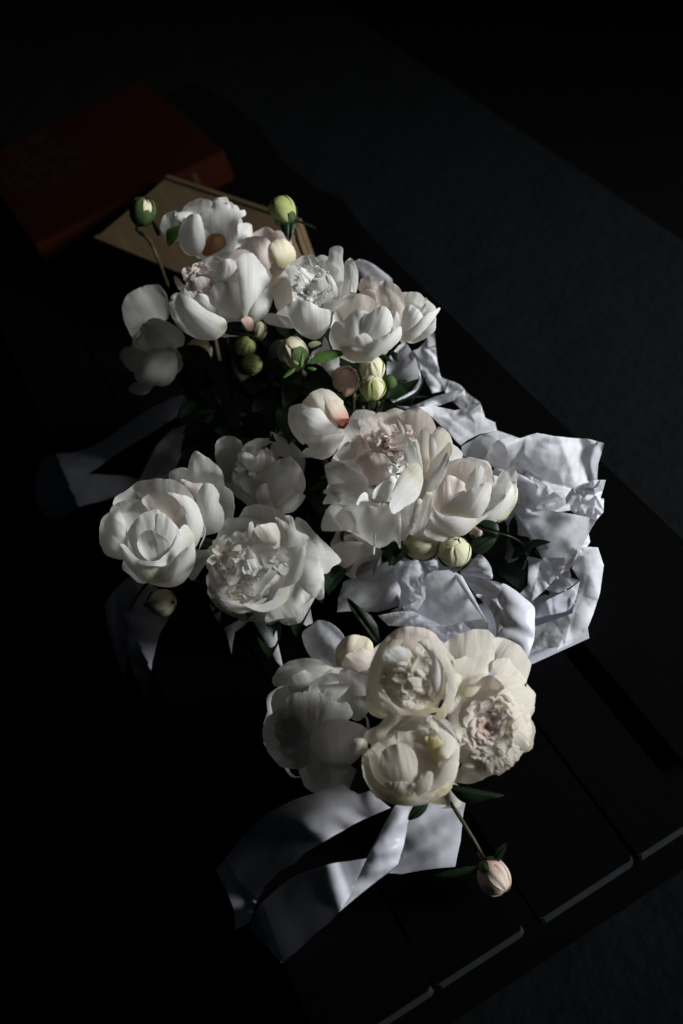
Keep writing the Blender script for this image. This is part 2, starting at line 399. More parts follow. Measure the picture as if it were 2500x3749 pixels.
    def back(self, n=6, scale=0.86, ax=None, mat=None, depth=0.9):
        """the petals that close the flower on the side turned away, as patches of a bowl"""
        f = -RW @ np.array([0, 0, 1.0]) if ax is None else np.array(ax, float)
        f = f / np.linalg.norm(f)
        e1 = np.cross(f, [0.3, 0.2, 0.93]); e1 /= np.linalg.norm(e1); e2 = np.cross(f, e1)
        Cn = CAM + ray(*self.c) * (self.zc + 0.15 * self.R)
        for i in range(n):
            ph = 2 * math.pi * i / n + rng.uniform(-.15, .15); vs = []; uv = []; fs = []; nu, nv = 9, 9
            for a in range(nv):
                s = a / (nv - 1)
                rr_ = self.R * scale * math.sin(min(1.0, s * 0.98) * math.pi / 2) ** 0.8; zz = -self.R * depth * math.cos(s * math.pi / 2)
                half = (math.pi / n) * 1.25 * (math.sin(math.pi * min(s * 0.62 + .2, .82))) ** .7
                for b in range(nu):
                    w = (b / (nu - 1) - .5) * 2
                    rr2 = rr_ * (1 + .03 * math.sin(5 * w + i) * s + 0.01 * i) - self.R * .05 * s * w * w
                    p = Cn + f * (zz - self.R * .12 * abs(w) ** 3 * s) + (e1 * math.cos(ph + w * half) + e2 * math.sin(ph + w * half)) * rr2
                    vs.append(p); uv.append((b / (nu - 1), s))
            for a in range(nv - 1):
                for b in range(nu - 1):
                    k = a * nu + b; fs.append((k, k + 1, k + nu + 1, k + nu))
            mesh_obj('petal', vs, fs, M[mat or self.mat], self.root, uv=uv)

    def stem(self, path, r=0.003, mat='stem', crop=None):
        """path: (x, y, height) in the crop"""
        P = [at(*nat(crop or self.crop, x, y), h) for x, y, h in path]
        return tube('stem', P, r, M[mat], self.root)

def tube(name, P, r, mat, parent, ns=8):
    P = [np.asarray(p, float) for p in P]
    # Catmull-Rom through the points
    Q = []
    n = len(P)
    for i in range(n - 1):
        p0 = P[max(i - 1, 0)]; p1 = P[i]; p2 = P[i + 1]; p3 = P[min(i + 2, n - 1)]
        for k in range(6):
            t = k / 6
            Q.append(0.5 * ((2 * p1) + (-p0 + p2) * t + (2 * p0 - 5 * p1 + 4 * p2 - p3) * t * t + (-p0 + 3 * p1 - 3 * p2 + p3) * t ** 3))
    Q.append(P[-1])
    vs, fs = [], []
    for i, q in enumerate(Q):
        d = Q[min(i + 1, len(Q) - 1)] - Q[max(i - 1, 0)]; d = d / np.linalg.norm(d)
        a = np.cross(d, [0.31, 0.2, 0.9]); a /= np.linalg.norm(a); b = np.cross(d, a)
        rr = r * (1 + 0.08 * math.sin(i * 1.7)) * (1.0 - 0.15 * i / len(Q))
        for k in range(ns):
            th = 2 * math.pi * k / ns; vs.append(q + (a * math.cos(th) + b * math.sin(th)) * rr)
    for i in range(len(Q) - 1):
        for k in range(ns):
            fs.append((i * ns + k, i * ns + (k + 1) % ns, (i + 1) * ns + (k + 1) % ns, (i + 1) * ns + k))
    fs.append(tuple(range(ns))[::-1]); fs.append(tuple((len(Q) - 1) * ns + k for k in range(ns)))
    return mesh_obj(name, vs, fs, mat, parent)

def bud(label, crop, cx, cy, r, h, ang, tilt=0.2, mat='palebud', tall=1.12, dd=0.0, stem=None, sep='sepal', nsep=4, sep_len=0.75, sepw=.62, inner=None, leaves=(), seed=1, streak=True, stem_r=0.0028, group='peony buds'):
    """closed bud: overlapping shell petals round an axis, green sepals at the foot; ang = direction of the tip in the picture (deg, 0 right, 90 up)"""
    F = Flower('peony_bud', 'flower bud', label, crop, cx, cy, r, h, mat, group, dd)
    R = F.R; C0 = CAM + ray(*F.c) * F.zc
    a = math.radians(ang); ac = np.array([math.cos(a) * math.cos(tilt), -math.sin(a) * math.cos(tilt), -math.sin(tilt)])
    ax = RW @ ac; ax /= np.linalg.norm(ax)
    view = ray(*F.c); view /= np.linalg.norm(view)
    e1 = -view - ax * np.dot(-view, ax); e1 /= np.linalg.norm(e1); e2 = np.cross(ax, e1)
    rr = random.Random(seed)
    def patch(nm, ph, half, s0, s1, grow, mt, tipw, curl=0.0, ruf=0.02, tip_axis=0.0):
        q_ = np.array([rr.uniform(-1, 1) for _ in range(3)]) * tip_axis
        A = ax + q_; A /= np.linalg.norm(A); E1 = e1 - A * np.dot(e1, A); E1 /= np.linalg.norm(E1); E2 = np.cross(A, E1)
        nu, nv = 15, 17; vs, uv, fs = [], [], []
        for i in range(nv):
            s = i / (nv - 1); S = s0 + (s1 - s0) * s
            th = S * math.pi
            for j in range(nu):
                w = (j / (nu - 1) - .5) * 2
                S2 = th - 0.16 * (s1 - s0) * math.pi * s * abs(w) ** 2.2 + ruf * math.sin(w * 7 + seed + ph) * s * 2
                width = half * min(1.0, (tipw + (1 - tipw) * math.sin(math.pi * min(1, s * .55 + .3)) ** 1.2))
                p_ = ph + w * width
                k = R * (grow + curl * s ** 3 + ruf * math.sin(5 * w + 3 * s + ph)  + 0.012 * mnoise.noise(Vector((w * 2, s * 3, ph + seed))))
                radial = k * math.sin(S2) ** 0.9 * (1 - .06 * math.cos(S2)) if math.sin(S2) > 0 else 0
                z = -k * tall * math.cos(S2)
                vs.append(C0 + A * z + (E1 * math.cos(p_) + E2 * math.sin(p_)) * radial); uv.append((j / (nu - 1), s))
        for i in range(nv - 1):
            for j in range(nu - 1):
                q = i * nu + j; fs.append((q, q + 1, q + nu + 1, q + nu))
        return mesh_obj(nm, vs, fs, M[mt], F.root, uv=uv)
    ph0 = rr.uniform(0, 6.28)
    for i in range(3): patch('petal', ph0 + i * 2.094, 1.75, 0.02, 0.985, 0.93 + .015 * i, inner or mat, .9)
    for i, (p_, s1) in enumerate(((0.55, .86), (-.75, .80), (2.4, .85), (-2.4, .8))): patch('petal', p_ + rr.uniform(-.25, .25), 1.35, 0.03, s1 + rr.uniform(-.10, .06), 0.968 + .02 * i, mat, .75, ruf=.02, tip_axis=.32)
    if streak:
        o = patch('petal', rr.uniform(-.5, .5), .5, 0.35, .78, 1.045, mat, .3, ruf=.03); o['label'] = 'small overlapping petal tip'
    for i in range(nsep):
        patch('sepal', 2 * math.pi * i / nsep + rr.uniform(-.3, .3) + .5, sepw, 0.02, .30 + sep_len * .25 * rr.uniform(.6, 1.25), 1.05 + .015 * i, sep, .25, curl=.06)
    if stem:
        P = [C0 - ax * R * tall * .97, C0 - ax * R * (tall + .5)] + [at(*nat(crop, x, y), hh) for x, y, hh in stem]
        tube('stem', P, stem_r, M['stem'], F.root)
    F.k = 4
    for lf in leaves: leaf(F, *lf)
    return F

def leaf(F, text, tip, mat='leaf', dz=0.0, b=0.35, d0=0.0, d1=0.15, crop=None):
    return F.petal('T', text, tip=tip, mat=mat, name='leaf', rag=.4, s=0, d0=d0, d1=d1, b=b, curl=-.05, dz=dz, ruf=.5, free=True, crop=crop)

class Sheet(Flower):
    """a sheet of paper or ribbon: panels follow a horizontal plane at height h, tilted and creased"""
    def __init__(self, name, cat, label, crop, h, mat, group=None, size=200, at_px=(0, 0)):
        Flower.__init__(self, name, cat, label, crop, at_px[0], at_px[1], size, h, mat, group)
        self.h = h
    def panel(self, text, h0=None, h1=None, b=0.2, crease=0.0, ncrease=5, soft=0.0, tip=None, mat=None, crop=None, name='fold', smooth=False, seed=None, steep=0.0, pw=1.0, hs=None, bi=0, rag=.3, label=None, dz=0.0):
        """h0, h1: height above the floor at the first point and at the tip; crease: depth of sharp folds in metres"""
        crop = crop or self.crop
        P = np.asarray(pts_of(crop, text), float); P = np.roll(P, -bi, 0); tip = (tip - bi) % len(P) if tip is not None else None; size = math.sqrt(poly_area(P))
        h0 = self.h if h0 is None else h0; h1 = h0 if h1 is None else h1
        sp = max(size / (44.0 if crease else 28.0), 3.5); base = P[0]; tipp = P[tip] if tip is not None else P[np.argmax(((P - base) ** 2).sum(1))]
        O = smooth_outline(P, sp) if smooth else line_outline(P, sp)
        self.k += 1; r = random.Random((seed if seed is not None else self.k * 13 + self.seed)); sd = r.uniform(0, 50)
        if rag: O = O + np.stack([noise1(np.arange(len(O)) * .8, sd), noise1(np.arange(len(O)) * .7, sd + 9)], 1) * size * .008 * rag
        V, T, E, bnd = fill(O, sp); hh = dome(V, E, bnd)
        ax = tipp - base; Ln = np.hypot(*ax); t = np.clip(((V - base) @ ax) / Ln ** 2, 0, 1)
        c0 = P.mean(0)
        zb = depth_at(*base, h0); zt = depth_at(*tipp, h1)
        zc = np.array([zb + (zt - zb) * q ** pw for q in t])
        if hs:                                   # a height profile along the piece: (share of the way, height)
            hx = np.interp(t, [q[0] for q in hs], [q[1] for q in hs]); kk = np.linspace(0, 1, 41)
            hk = np.interp(kk, [q[0] for q in hs], [q[1] for q in hs])
            for _ in range(12): hk[1:-1] = (hk[:-2] + hk[1:-1] * 2 + hk[2:]) / 4
            hx = np.interp(t, kk, hk); zc = np.array([depth_at(px, py, hh_) for (px, py), hh_ in zip(V, hx)])
        mpp = zb / FN; half = .5 * size * mpp
        D = b * half * hh
        X = (V - c0) / size
        if crease:
            fx = facets(X, ncrease, r); deg = np.bincount(E.ravel(), minlength=len(V)).astype(float)
            for _ in range(1):
                fx = .4 * fx + .6 * (np.bincount(E[:, 0], fx[E[:, 1]], len(V)) + np.bincount(E[:, 1], fx[E[:, 0]], len(V))) / np.maximum(deg, 1)
            D = D + crease * fx * 0.85 + crease * .12 * np.array([mnoise.noise(Vector((x * 2.2, y * 2.2, sd + 7))) for x, y in X])
        if soft:
            th = r.uniform(0, math.pi); ca, sa = math.cos(th), math.sin(th)
            D = D + soft * np.array([1.3 * mnoise.noise(Vector(((x * ca + y * sa) * .8, (y * ca - x * sa) * 3.4, sd))) + .07 * mnoise.noise(Vector((x * 6, y * 6, sd + 4))) for x, y in X])
        D = D + 0.0006 * self.k + dz
        pts = [CAM + ray(px, py) * (z - dd) for (px, py), z, dd in zip(V, zc, D)]
        for i, p in enumerate(pts):              # what would sink into the bench lies on it; past its edges it may hang
            if p[2] < TOP + .0015:
                q = at(V[i][0], V[i][1], TOP + .0015 + .0004 * self.k)
                if -0.178 < q[0] < 0.44 and q[1] > 0.28: pts[i] = q
        o = mesh_obj(name, pts, T, M[mat or self.mat], self.root, uv=np.stack([X[:, 0], t], 1))
        if label: o['label'] = label
        return o

# ------------------------------------------------------------------ the setting
def grid(name, x0, x1, y0, y1, nx, ny, zf, mat, parent=None):
    vs = [(x0 + (x1 - x0) * i / nx, y0 + (y1 - y0) * j / ny) for j in range(ny + 1) for i in range(nx + 1)]
    fs = [(j * (nx + 1) + i, j * (nx + 1) + i + 1, (j + 1) * (nx + 1) + i + 1, (j + 1) * (nx + 1) + i) for j in range(ny) for i in range(nx)]
    return mesh_obj(name, [(x, y, zf(x, y)) for x, y in vs], fs, mat, parent)

from mathutils import noise as mnoise
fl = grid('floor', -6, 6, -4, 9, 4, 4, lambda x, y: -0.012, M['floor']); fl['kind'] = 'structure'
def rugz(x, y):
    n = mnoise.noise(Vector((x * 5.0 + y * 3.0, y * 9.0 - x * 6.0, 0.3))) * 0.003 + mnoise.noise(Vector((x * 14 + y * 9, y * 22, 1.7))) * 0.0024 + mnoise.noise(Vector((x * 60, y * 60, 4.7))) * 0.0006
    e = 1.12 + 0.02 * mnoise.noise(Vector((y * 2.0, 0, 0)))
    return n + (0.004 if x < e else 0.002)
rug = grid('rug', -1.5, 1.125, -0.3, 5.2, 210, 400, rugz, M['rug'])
tag(rug, 'wide charcoal woven rug lying on the dark floor under the bench', 'rug')

def box_obj(name, corners, z0, z1, mat, parent, bevel=0.0015, mat2=None, second=()):
    """prism over a quad of (x, y) corners"""
    bm = bmesh.new()
    lo = [bm.verts.new((x, y, z0)) for x, y in corners]; hi = [bm.verts.new((x, y, z1)) for x, y in corners]
    n = len(corners)
    bm.faces.new(lo[::-1]); bm.faces.new(hi)
    for i in range(n):
        f = bm.faces.new((lo[i], lo[(i + 1) % n], hi[(i + 1) % n], hi[i]))
        if i in second: f.material_index = 1
    bmesh.ops.recalc_face_normals(bm, faces=bm.faces)
    if bevel: bmesh.ops.bevel(bm, geom=bm.edges[:], offset=bevel, segments=2, affect='EDGES', material=-1)
    off = parent_loc(parent)
    for v in bm.verts: v.co -= off
    me = bpy.data.meshes.new(name); bm.to_mesh(me); bm.free()
    me.materials.append(mat)
    if mat2: me.materials.append(mat2)
    o = bpy.data.objects.new(name, me); COL.objects.link(o); o.parent = parent
    return o

bench = thing('bench', 'long low black stained plank bench that carries the bouquets', 'bench', (0.13, 0.283, 0))
Y0 = 0.283
planks = [(-0.175, -0.0575), (-0.0545, 0.046), (0.062, 0.1722), (0.1742, 0.2465), (0.270, 0.443)]
far_edge = [(0.443, 0.283), (0.441, 0.875), (0.442, 1.113), (0.443, 1.256), (0.446, 1.366), (0.459, 1.462), (0.437, 1.537), (0.430, 1.66), (0.449, 1.809), (0.445, 1.935), (0.415, 2.117)]
for i, (a, b) in enumerate(planks):
    ends = Y0 + rng.uniform(-.002, .002)
    ch = 0.004
    if i < 4:
        L_, R_ = [], []
        for k in range(15):
            y = ends + ch + (2.11 - ends - ch) * k / 14
            L_.append((a + rng.uniform(-.0008, .0008), y)); R_.append((b + rng.uniform(-.0008, .0008), y))
        cs = [(a + ch, ends), (b - ch, ends)] + R_ + L_[::-1]
    else:
        cs = [(a + ch, ends), (b - ch, ends), (b, ends + ch)] + far_edge[1:] + [(a, 2.11), (a, ends + ch)]
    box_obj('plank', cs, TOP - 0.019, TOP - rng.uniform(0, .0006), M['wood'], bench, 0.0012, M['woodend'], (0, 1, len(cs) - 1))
for y in (0.42, 1.9): box_obj('crossbar', [(-0.1495, y), (0.4045, y), (0.4045, y + .05), (-0.1495, y + .05)], TOP - 0.075, TOP - 0.0195, M['wood'], bench, .002)
for (xa, xb, ya, yb) in ((-0.165, -0.150, 0.36, 2.05), (0.405, 0.420, 0.36, 2.05), (-0.1495, 0.4045, 0.36, 0.375), (-0.1495, 0.4045, 2.035, 2.05)):  # solid sides added to stop light passing under the bench
    box_obj('side_panel', [(xa, ya), (xb, ya), (xb, yb), (xa, yb)], 0.003, TOP - 0.0200, M['wood'], bench, .002)

# large book
bk = thing('book', 'large rust orange cloth book with dull gold lettering lying behind the box', 'book', (0.14, 1.89, TOP + .0005))
B0 = np.array([0.337, 1.683]); dX = np.array([-0.9985, 0.053]); dY = np.array([-0.053, 0.9985])
def bq(u0, u1, w0, w1): return [tuple(B0 + dX * u + dY * w) for u, w in ((u1, w0), (u0, w0), (u0, w1), (u1, w1))]
WB, HB = 0.385, 0.41
box_obj('cover', bq(0, WB, 0, HB), TOP + .0005, TOP + .004, M['cover'], bk, .001)
box_obj('cover', bq(0, WB, 0.0035, HB), TOP + .060, TOP + .0635, M['cover'], bk, .001)
box_obj('spine', bq(0, WB, 0.0, 0.0033), TOP + .0042, TOP + .0633, M['cover'], bk, .001)
box_obj('page_block', bq(.006, WB - .006, .0037, HB - .006), TOP + .0043, TOP + .0597, M['pages'], bk, 0)
def book_uv(px, py):      # frame pixel -> coordinates on the cover
    p = at(*nat('F', px, py), TOP + .0635)[:2] - B0
    return np.array([p @ dX, p @ dY])
# rows of faded capitals, too worn to read: upright and slanting strokes with short bars
letters_v, letters_f = [], []
def stroke(u0, w0, u1, w1, th=.0028):
    p, q = np.array([u0, w0]), np.array([u1, w1]); d = (q - p) / np.linalg.norm(q - p); n_ = np.array([-d[1], d[0]]) * th / 2
    k = len(letters_v)
    for c_ in (p - n_, q - n_, q + n_, p + n_): xy = B0 + dX * c_[0] + dY * c_[1]; letters_v.append((xy[0], xy[1], TOP + .0639))
    letters_f.append((k, k + 1, k + 2, k + 3))
for (fa, fb, nch) in (((20, 334), (126, 436), 5), ((84, 322), (186, 412), 5), ((142, 292), (240, 378), 5)):
    a_, b_ = book_uv(*fa), book_uv(*fb)
    run = (b_ - a_); ln = np.linalg.norm(run); run /= ln; upv = np.array([-run[1], run[0]]); hgt = 0.036; adv = ln / nch
    for k in range(nch):
        o_ = a_ + run * adv * k
        kind = rng.choice('HINTELV')
        def S(x0, y0, x1, y1): stroke(*(o_ + run * x0 * adv * .75 + upv * y0 * hgt), *(o_ + run * x1 * adv * .75 + upv * y1 * hgt), th=.005)
        if kind in 'HN': S(.1, 0, .1, 1); S(.9, 0, .9, 1); S(.1, .5, .9, .5) if kind == 'H' else S(.1, 1, .9, 0)
        elif kind == 'I': S(.5, 0, .5, 1)
        elif kind == 'T': S(.5, 0, .5, 1); S(0, .97, 1, .97)
        elif kind in 'EL': S(.1, 0, .1, 1); S(.1, .03, .9, .03); (S(.1, .97, .9, .97), S(.1, .5, .8, .5)) if kind == 'E' else None
        else: S(0, 1, .5, 0); S(1, 1, .5, 0)
lo_ = mesh_obj('lettering', letters_v, letters_f, M['gold'], bk, smooth=False)
p0 = B0 + dX * .064; p1 = B0 + dX * .072
mesh_obj('spine_mark', [(p0[0], p0[1] - .0006, TOP + .018), (p1[0], p1[1] - .0006, TOP + .018), (p1[0], p1[1] - .0006, TOP + .05), (p0[0], p0[1] - .0006, TOP + .05)], [(0, 1, 2, 3)], M['gold'], bk, smooth=False)

# pale wooden box with a sliding lid between two rails
wb = thing('wooden_box', 'pale plywood box with sliding lid standing behind the rear bouquet', 'wooden box', (0.2, 1.48, TOP + .0005))
A0 = np.array([0.223, 1.672]); d1 = np.array([.365, -.931]); d2 = np.array([-.931, -.365])
def wq(u0, u1, w0, w1): return [tuple(A0 + d1 * u + d2 * w) for u, w in ((u0, w0), (u0, w1), (u1, w1), (u1, w0))]
ZT = TOP + .08
box_obj('side', wq(0, .342, 0, .010), TOP + .0005, ZT, M['ash'], wb, .0012)
box_obj('side', wq(0, .342, .178, .188), TOP + .0005, ZT, M['ash'], wb, .0012)
box_obj('end', wq(0, .010, .0102, .1778), TOP + .0005, ZT - .008, M['ash'], wb, .0012)
box_obj('end', wq(.332, .342, .0102, .1778), TOP + .0005, ZT - .008, M['ash'], wb, .0012)
box_obj('lid', wq(.002, .340, .0104, .1776), ZT - .0078, ZT - .0025, M['ash'], wb, .0008)
box_obj('base', wq(.0102, .3318, .0102, .1778), TOP + .001, TOP + .006, M['ash'], wb, 0)

# white card box under the middle bouquet
cb = thing('card_box', 'shallow white card box holding tissue paper under the middle bouquet', 'box', (0.2, 0.6, TOP + .0005))
q1, q2, q3 = np.array([0.196, 0.516]), np.array([0.300, 0.512]), np.array([0.365, 0.60])
q1 = np.array(at(*nat('R9', 760, 1722), TOP)[:2]); q2 = np.array(at(*nat('R9', 1125, 1556), TOP)[:2])
H_ = 0.034
e = (q2 - q1) / np.linalg.norm(q2 - q1); g = np.array([-e[1], e[0]])
if g[1] < 0: g = -g
q0 = q1 - e * 0.10; q2 = q2 + e * .004
def cq(u0, u1, w0, w1): return [tuple(q0 + e * u + g * w) for u, w in ((u0, w0), (u1, w0), (u1, w1), (u0, w1))]
LW = np.linalg.norm(q2 - q0)
box_obj('front_panel', cq(0, LW, 0, .0022), TOP + .0005, TOP + H_, M['card'], cb, .0005)
box_obj('side_panel', cq(LW - .0022, LW, .0024, .24), TOP + .0005, TOP + H_, M['card'], cb, .0005)
box_obj('side_panel', cq(0, .0022, .0024, .24), TOP + .0005, TOP + H_, M['card'], cb, .0005)
box_obj('back_panel', cq(0.0024, LW - .0024, .2378, .24), TOP + .0005, TOP + H_, M['card'], cb, .0005)
box_obj('bottom', cq(.0024, LW - .0024, .0024, .2376), TOP + .0006, TOP + .0022, M['card'], cb, 0)

# ------------------------------------------------------------------ paper and ribbons
TG = 'sheets of white tissue paper round the bouquets'
S = Sheet('tissue_paper', 'tissue paper', 'creased white tissue sheet spreading widest at the right of the middle bouquet', 'R9', .52, 'tissue', None, 300, (860, 620))
S.panel('330,320 450,250 560,220 690,265 800,320 760,420 560,460 470,440 330,380', .53, .52, b=.1, crease=.02)
S.panel('480,400 530,290 640,260 700,270 810,235 920,255 1060,270 1130,272 1240,300 1200,440 1195,535 1050,590 990,660 900,600 760,560 560,470', .495, .56, b=.15, crease=.085, ncrease=8, bi=12, tip=5, seed=5)
S.panel('530,480 560,420 620,400 740,420 760,500 860,560 980,650 1050,690 1070,720 900,750 700,750 560,810 600,650', .495, .545, b=.2, crease=.10, ncrease=9, bi=10, tip=3, seed=9)
S.panel('990,650 1040,580 1180,535 1250,535 1235,590 1215,650 1238,655 1235,740 1190,790 1080,780 1000,700', .505, .555, b=.3, crease=.11, ncrease=9, bi=8, tip=3, seed=14)
S = Sheet('tissue_paper', 'tissue paper', 'hollow grey tissue pocket in shade at the right, its crumpled lip catching light', 'R9', .50, 'tissue', None, 300, (860, 900))
S.panel('560,830 650,750 900,730 1080,760 1190,785 1150,860 1130,900 1050,1050 1000,1090 850,1040 760,900 600,870', .455, .545, b=-.4, crease=.02, tip=6)
S.panel('1235,740 1190,790 1140,875 1150,930 1100,1010 1030,1090 955,1160 960,1120 1010,1060 1060,1000 1110,890 1150,800', .515, .50, b=.5, crease=.06, ncrease=7, tip=6)
S.panel('665,1240 750,1020 835,1040 900,1030 800,1290 775,1312', .475, .485, b=.1, tip=3, crease=.012)
S.panel('775,1312 830,1070 850,1030 985,1030 1000,1070 960,1130 870,1230', .485, .50, b=.1, crease=.03, tip=3)
S.panel('870,1235 945,1165 955,1135 1020,1100 1030,1160 1080,1175 1030,1215 945,1255', .49, .505, b=.1, crease=.03, tip=4)
S = Sheet('tissue_paper', 'tissue paper', 'white tissue sheet folded over the right end of the white card box', 'R9', .49, 'tissue', None, 300, (1100, 1300))
S.panel('785,1345 1030,1225 1085,1180 1060,1290 1020,1370 790,1420', .489, .510, b=.05, crease=.006, bi=5, tip=1, mat='card')
S.panel('760,1640 785,1475 1040,1385 1020,1450 950,1600 870,1610', .486, .512, b=.08, crease=.012, bi=0, tip=2)
S.panel('940,1620 1020,1440 1085,1180 1035,1100 1060,1020 1105,960 1200,965 1237,1080 1212,1260 1170,1390 1130,1490 1060,1560', .488, .512, b=.2, crease=.04, ncrease=5, bi=0, tip=6, seed=4)
S = Sheet('tissue_paper', 'tissue paper', 'pointed white tissue sheet standing up right behind the large middle peony', 'R4', .55, 'tissue', None, 200, (1040, 480))
S.panel('845,140 880,125 910,90 940,40 960,30 975,35 990,200 1010,290 1080,370 960,395 900,280 860,190', .57, .60, b=.25, crease=.05, tip=5)
S.panel('1010,300 1100,330 1130,345 1180,400 1250,450 1280,540 1180,530 1090,450 1040,390', .55, .54, b=.15, crease=.06, tip=4)
S.panel('740,470 830,478 980,415 1080,385 1155,368 1162,412 1020,465 940,490 860,520', .565, .575, b=.5, crease=.015, ncrease=2, tip=4)
S.panel('880,480 960,470 1100,500 1250,448 1258,520 1290,550 1340,572 1352,622 1240,645 1170,680 1132,712 1060,640 960,540', .525, .58, b=.2, crease=.035, ncrease=5, bi=9, tip=2, seed=8)
S = Sheet('tissue_paper', 'tissue paper', 'soft grey loop of paper right of the pale buds behind the middle bouquet', 'R4', .55, 'tissue', None, 200, (790, 300))
S.panel('690,210 740,130 790,90 830,130 860,190 885,270 892,330 850,390 760,435 715,445 690,350', .56, .57, b=-.5, soft=.006, tip=7, smooth=True)
S.panel('880,250 893,300 892,340 850,395 760,440 720,450 770,420 850,370 875,320', .575, .575, b=.6, smooth=True)
S = Sheet('tissue_paper', 'tissue paper', 'grey tissue corner behind the rear bouquet beside its right edge', 'R3', .62, 'tissue', None, 150, (920, 280))
S.panel('960,640 860,560 820,360 780,225 800,200 830,195 900,222 970,272 1035,325 1052,362 1040,520', .48, .66, tip=5, b=.2, soft=.004, smooth=True)
S = Sheet('tissue_paper', 'tissue paper', 'smooth stiff tissue fold standing above the front bouquet', 'R9', .5, 'tissue', None, 200, (280, 1290))
S.panel('40,1380 100,1290 108,1140 150,1115 250,1108 275,1125 335,1150 400,1270 440,1345 495,1440 505,1480 440,1490 380,1490 340,1440 200,1462', .475, .53, b=.12, soft=.006, bi=14, tip=4, rag=.1)
S.panel('340,1440 395,1495 500,1485 495,1440 480,1420 420,1425', .505, .505, b=.2)
S.panel('270,1130 290,1122 335,1148 495,1438 488,1445 380,1300', .521, .513, b=.3)
S = Sheet('tissue_paper', 'tissue paper', 'crinkled grey tissue sheet between the ruffled peony and the smooth tissue fold', 'R6', .49, 'tissue', None, 200, (420, 340))
S.panel('175,445 180,380 205,300 350,235 430,195 465,290 482,350 475,415 370,445 260,440', .485, .495, b=.25, soft=.006, tip=5)
S.panel('440,230 500,180 560,190 592,250 580,310 605,330 580,380 520,410 470,425 480,340', .49, .49, b=.25, crease=.08, ncrease=7, tip=4)
S.panel('430,440 520,400 600,350 610,460 560,450 500,440', .478, .48, b=.1, crease=.02)
S = Sheet('tissue_paper', 'tissue paper', 'folded tissue strip showing just above the round cream peony', 'R6', .5, 'tissue', None, 150, (540, 500))
S.panel('370,462 460,443 540,440 600,490 720,578 690,592 640,560 590,520 500,515 420,510', .50, .49, b=.25, soft=.006, tip=5)
S.panel('590,520 640,515 720,505 780,488 772,530 730,575 690,590', .482, .482, b=.1, crease=.02)
S = Sheet('tissue_paper', 'tissue paper', 'dim grey tissue leaf behind the shaded peony of the front bouquet', 'R7', .49, 'tissue', None, 150, (390, 200))
S.panel('280,170 330,120 370,95 440,120 495,190 480,290 450,325 330,285', .485, .49, b=.3, soft=.005, smooth=True)
S.panel('262,95 320,20 335,110 300,125', .48, .48, b=.2)
S = Sheet('tissue_paper', 'tissue paper', 'very dark tissue wrapped round the stems below the rear bouquet', 'R10', .5, 'tissue', None, 200, (1000, 480))
S.panel('640,720 700,600 740,520 850,400 960,390 1050,420 1150,340 1250,330 1270,400 1420,370 1520,400 1560,470 1400,600 1100,620 900,720 760,760', .458, .47, b=.2, soft=.008, crease=.012, tip=8)
S.panel('1230,400 1300,372 1420,370 1500,395 1520,470 1400,480 1260,480', .49, .49, b=.4, soft=.006, smooth=True)

S = Sheet('satin_ribbon', 'ribbon', 'white satin ribbon loop sweeping over the card box edge in full light', 'R9', .51, 'ribbon', None, 200, (640, 1350))
S.panel('320,1130 390,1145 460,1168 590,1200 560,1300 620,1400 540,1390 440,1280 400,1240', .50, .52, b=.15, soft=.005, tip=3, smooth=True)
S.panel('585,1200 660,1230 720,1278 792,1345 797,1440 795,1540 772,1610 750,1662 700,1590 640,1560 560,1545 600,1450 590,1330', .525, .50, b=.35, soft=.004, tip=7, smooth=True, rag=.1)
S.panel('420,1265 520,1290 600,1400 620,1480 590,1550 555,1545 545,1440 500,1340', .515, .505, b=.3, soft=.004, smooth=True)
S = Sheet('satin_ribbon', 'ribbon', 'small crumpled satin ribbon end under the pale green buds', 'R6', .5, 'ribbon', None, 100, (800, 230))
S.panel('765,255 800,225 850,170 885,190 912,235 912,290 830,275', .495, .50, b=.5, soft=.006, smooth=True)
S.panel('590,205 625,185 655,200 660,240 625,262', .495, .495, b=.5, soft=.006)
S = Sheet('satin_ribbon', 'ribbon', 'wide wrinkled satin ribbon tail running left from the front bouquet', 'R8', TOP + .02, 'ribbon', None, 200, (500, 260))
S.panel('880,190 740,250 680,285 600,330 500,390 450,440 395,465 330,530 285,615 262,690 195,732 188,640 160,565 108,465 225,320 320,225 380,190 450,155 560,120 720,60', b=.05, soft=.007, crease=.010, ncrease=14, tip=8, hs=[(0, .485), (.2, .51), (.40, .54), (.5, .535), (1, .452)], seed=3)
S = Sheet('satin_ribbon', 'ribbon', 'bright satin ribbon tail twisting to a point below the front bouquet', 'R8', TOP + .03, 'ribbon', None, 200, (850, 380))
S.panel('700,580 735,500 775,412 700,425 650,430 580,445 500,472 440,500 380,545 300,620 270,680 262,730 330,800 400,875 470,820 550,742 600,705 650,652', b=.05, soft=.005, tip=11, hs=[(0, .525), (.08, .535), (.3, .515), (1, .43)])
S.panel('985,155 970,215 955,262 940,350 912,440 870,475 820,512 720,592 650,652 672,600 700,548 735,480 770,418 810,345 850,268 900,180', TOP + .085, TOP + .05, b=.3, soft=.006, tip=8, dz=.004)
S = Sheet('satin_ribbon', 'ribbon', 'short broad satin ribbon end lying flat below the front bouquet on the right', 'R8', TOP + .02, 'ribbon', None, 200, (1060, 330))
S.panel('930,200 985,150 1215,100 1212,160 1200,222 1190,330 1176,395 1165,450 1100,455 1020,465 930,482 872,478 915,438 942,340', TOP + .035, TOP + .006, b=.12, soft=.007, tip=8, seed=6)
S = Sheet('satin_ribbon', 'ribbon', 'barely lit ribbon loop hanging off the left side of the bench', 'R10', .46, 'ribbon', None, 200, (300, 700))
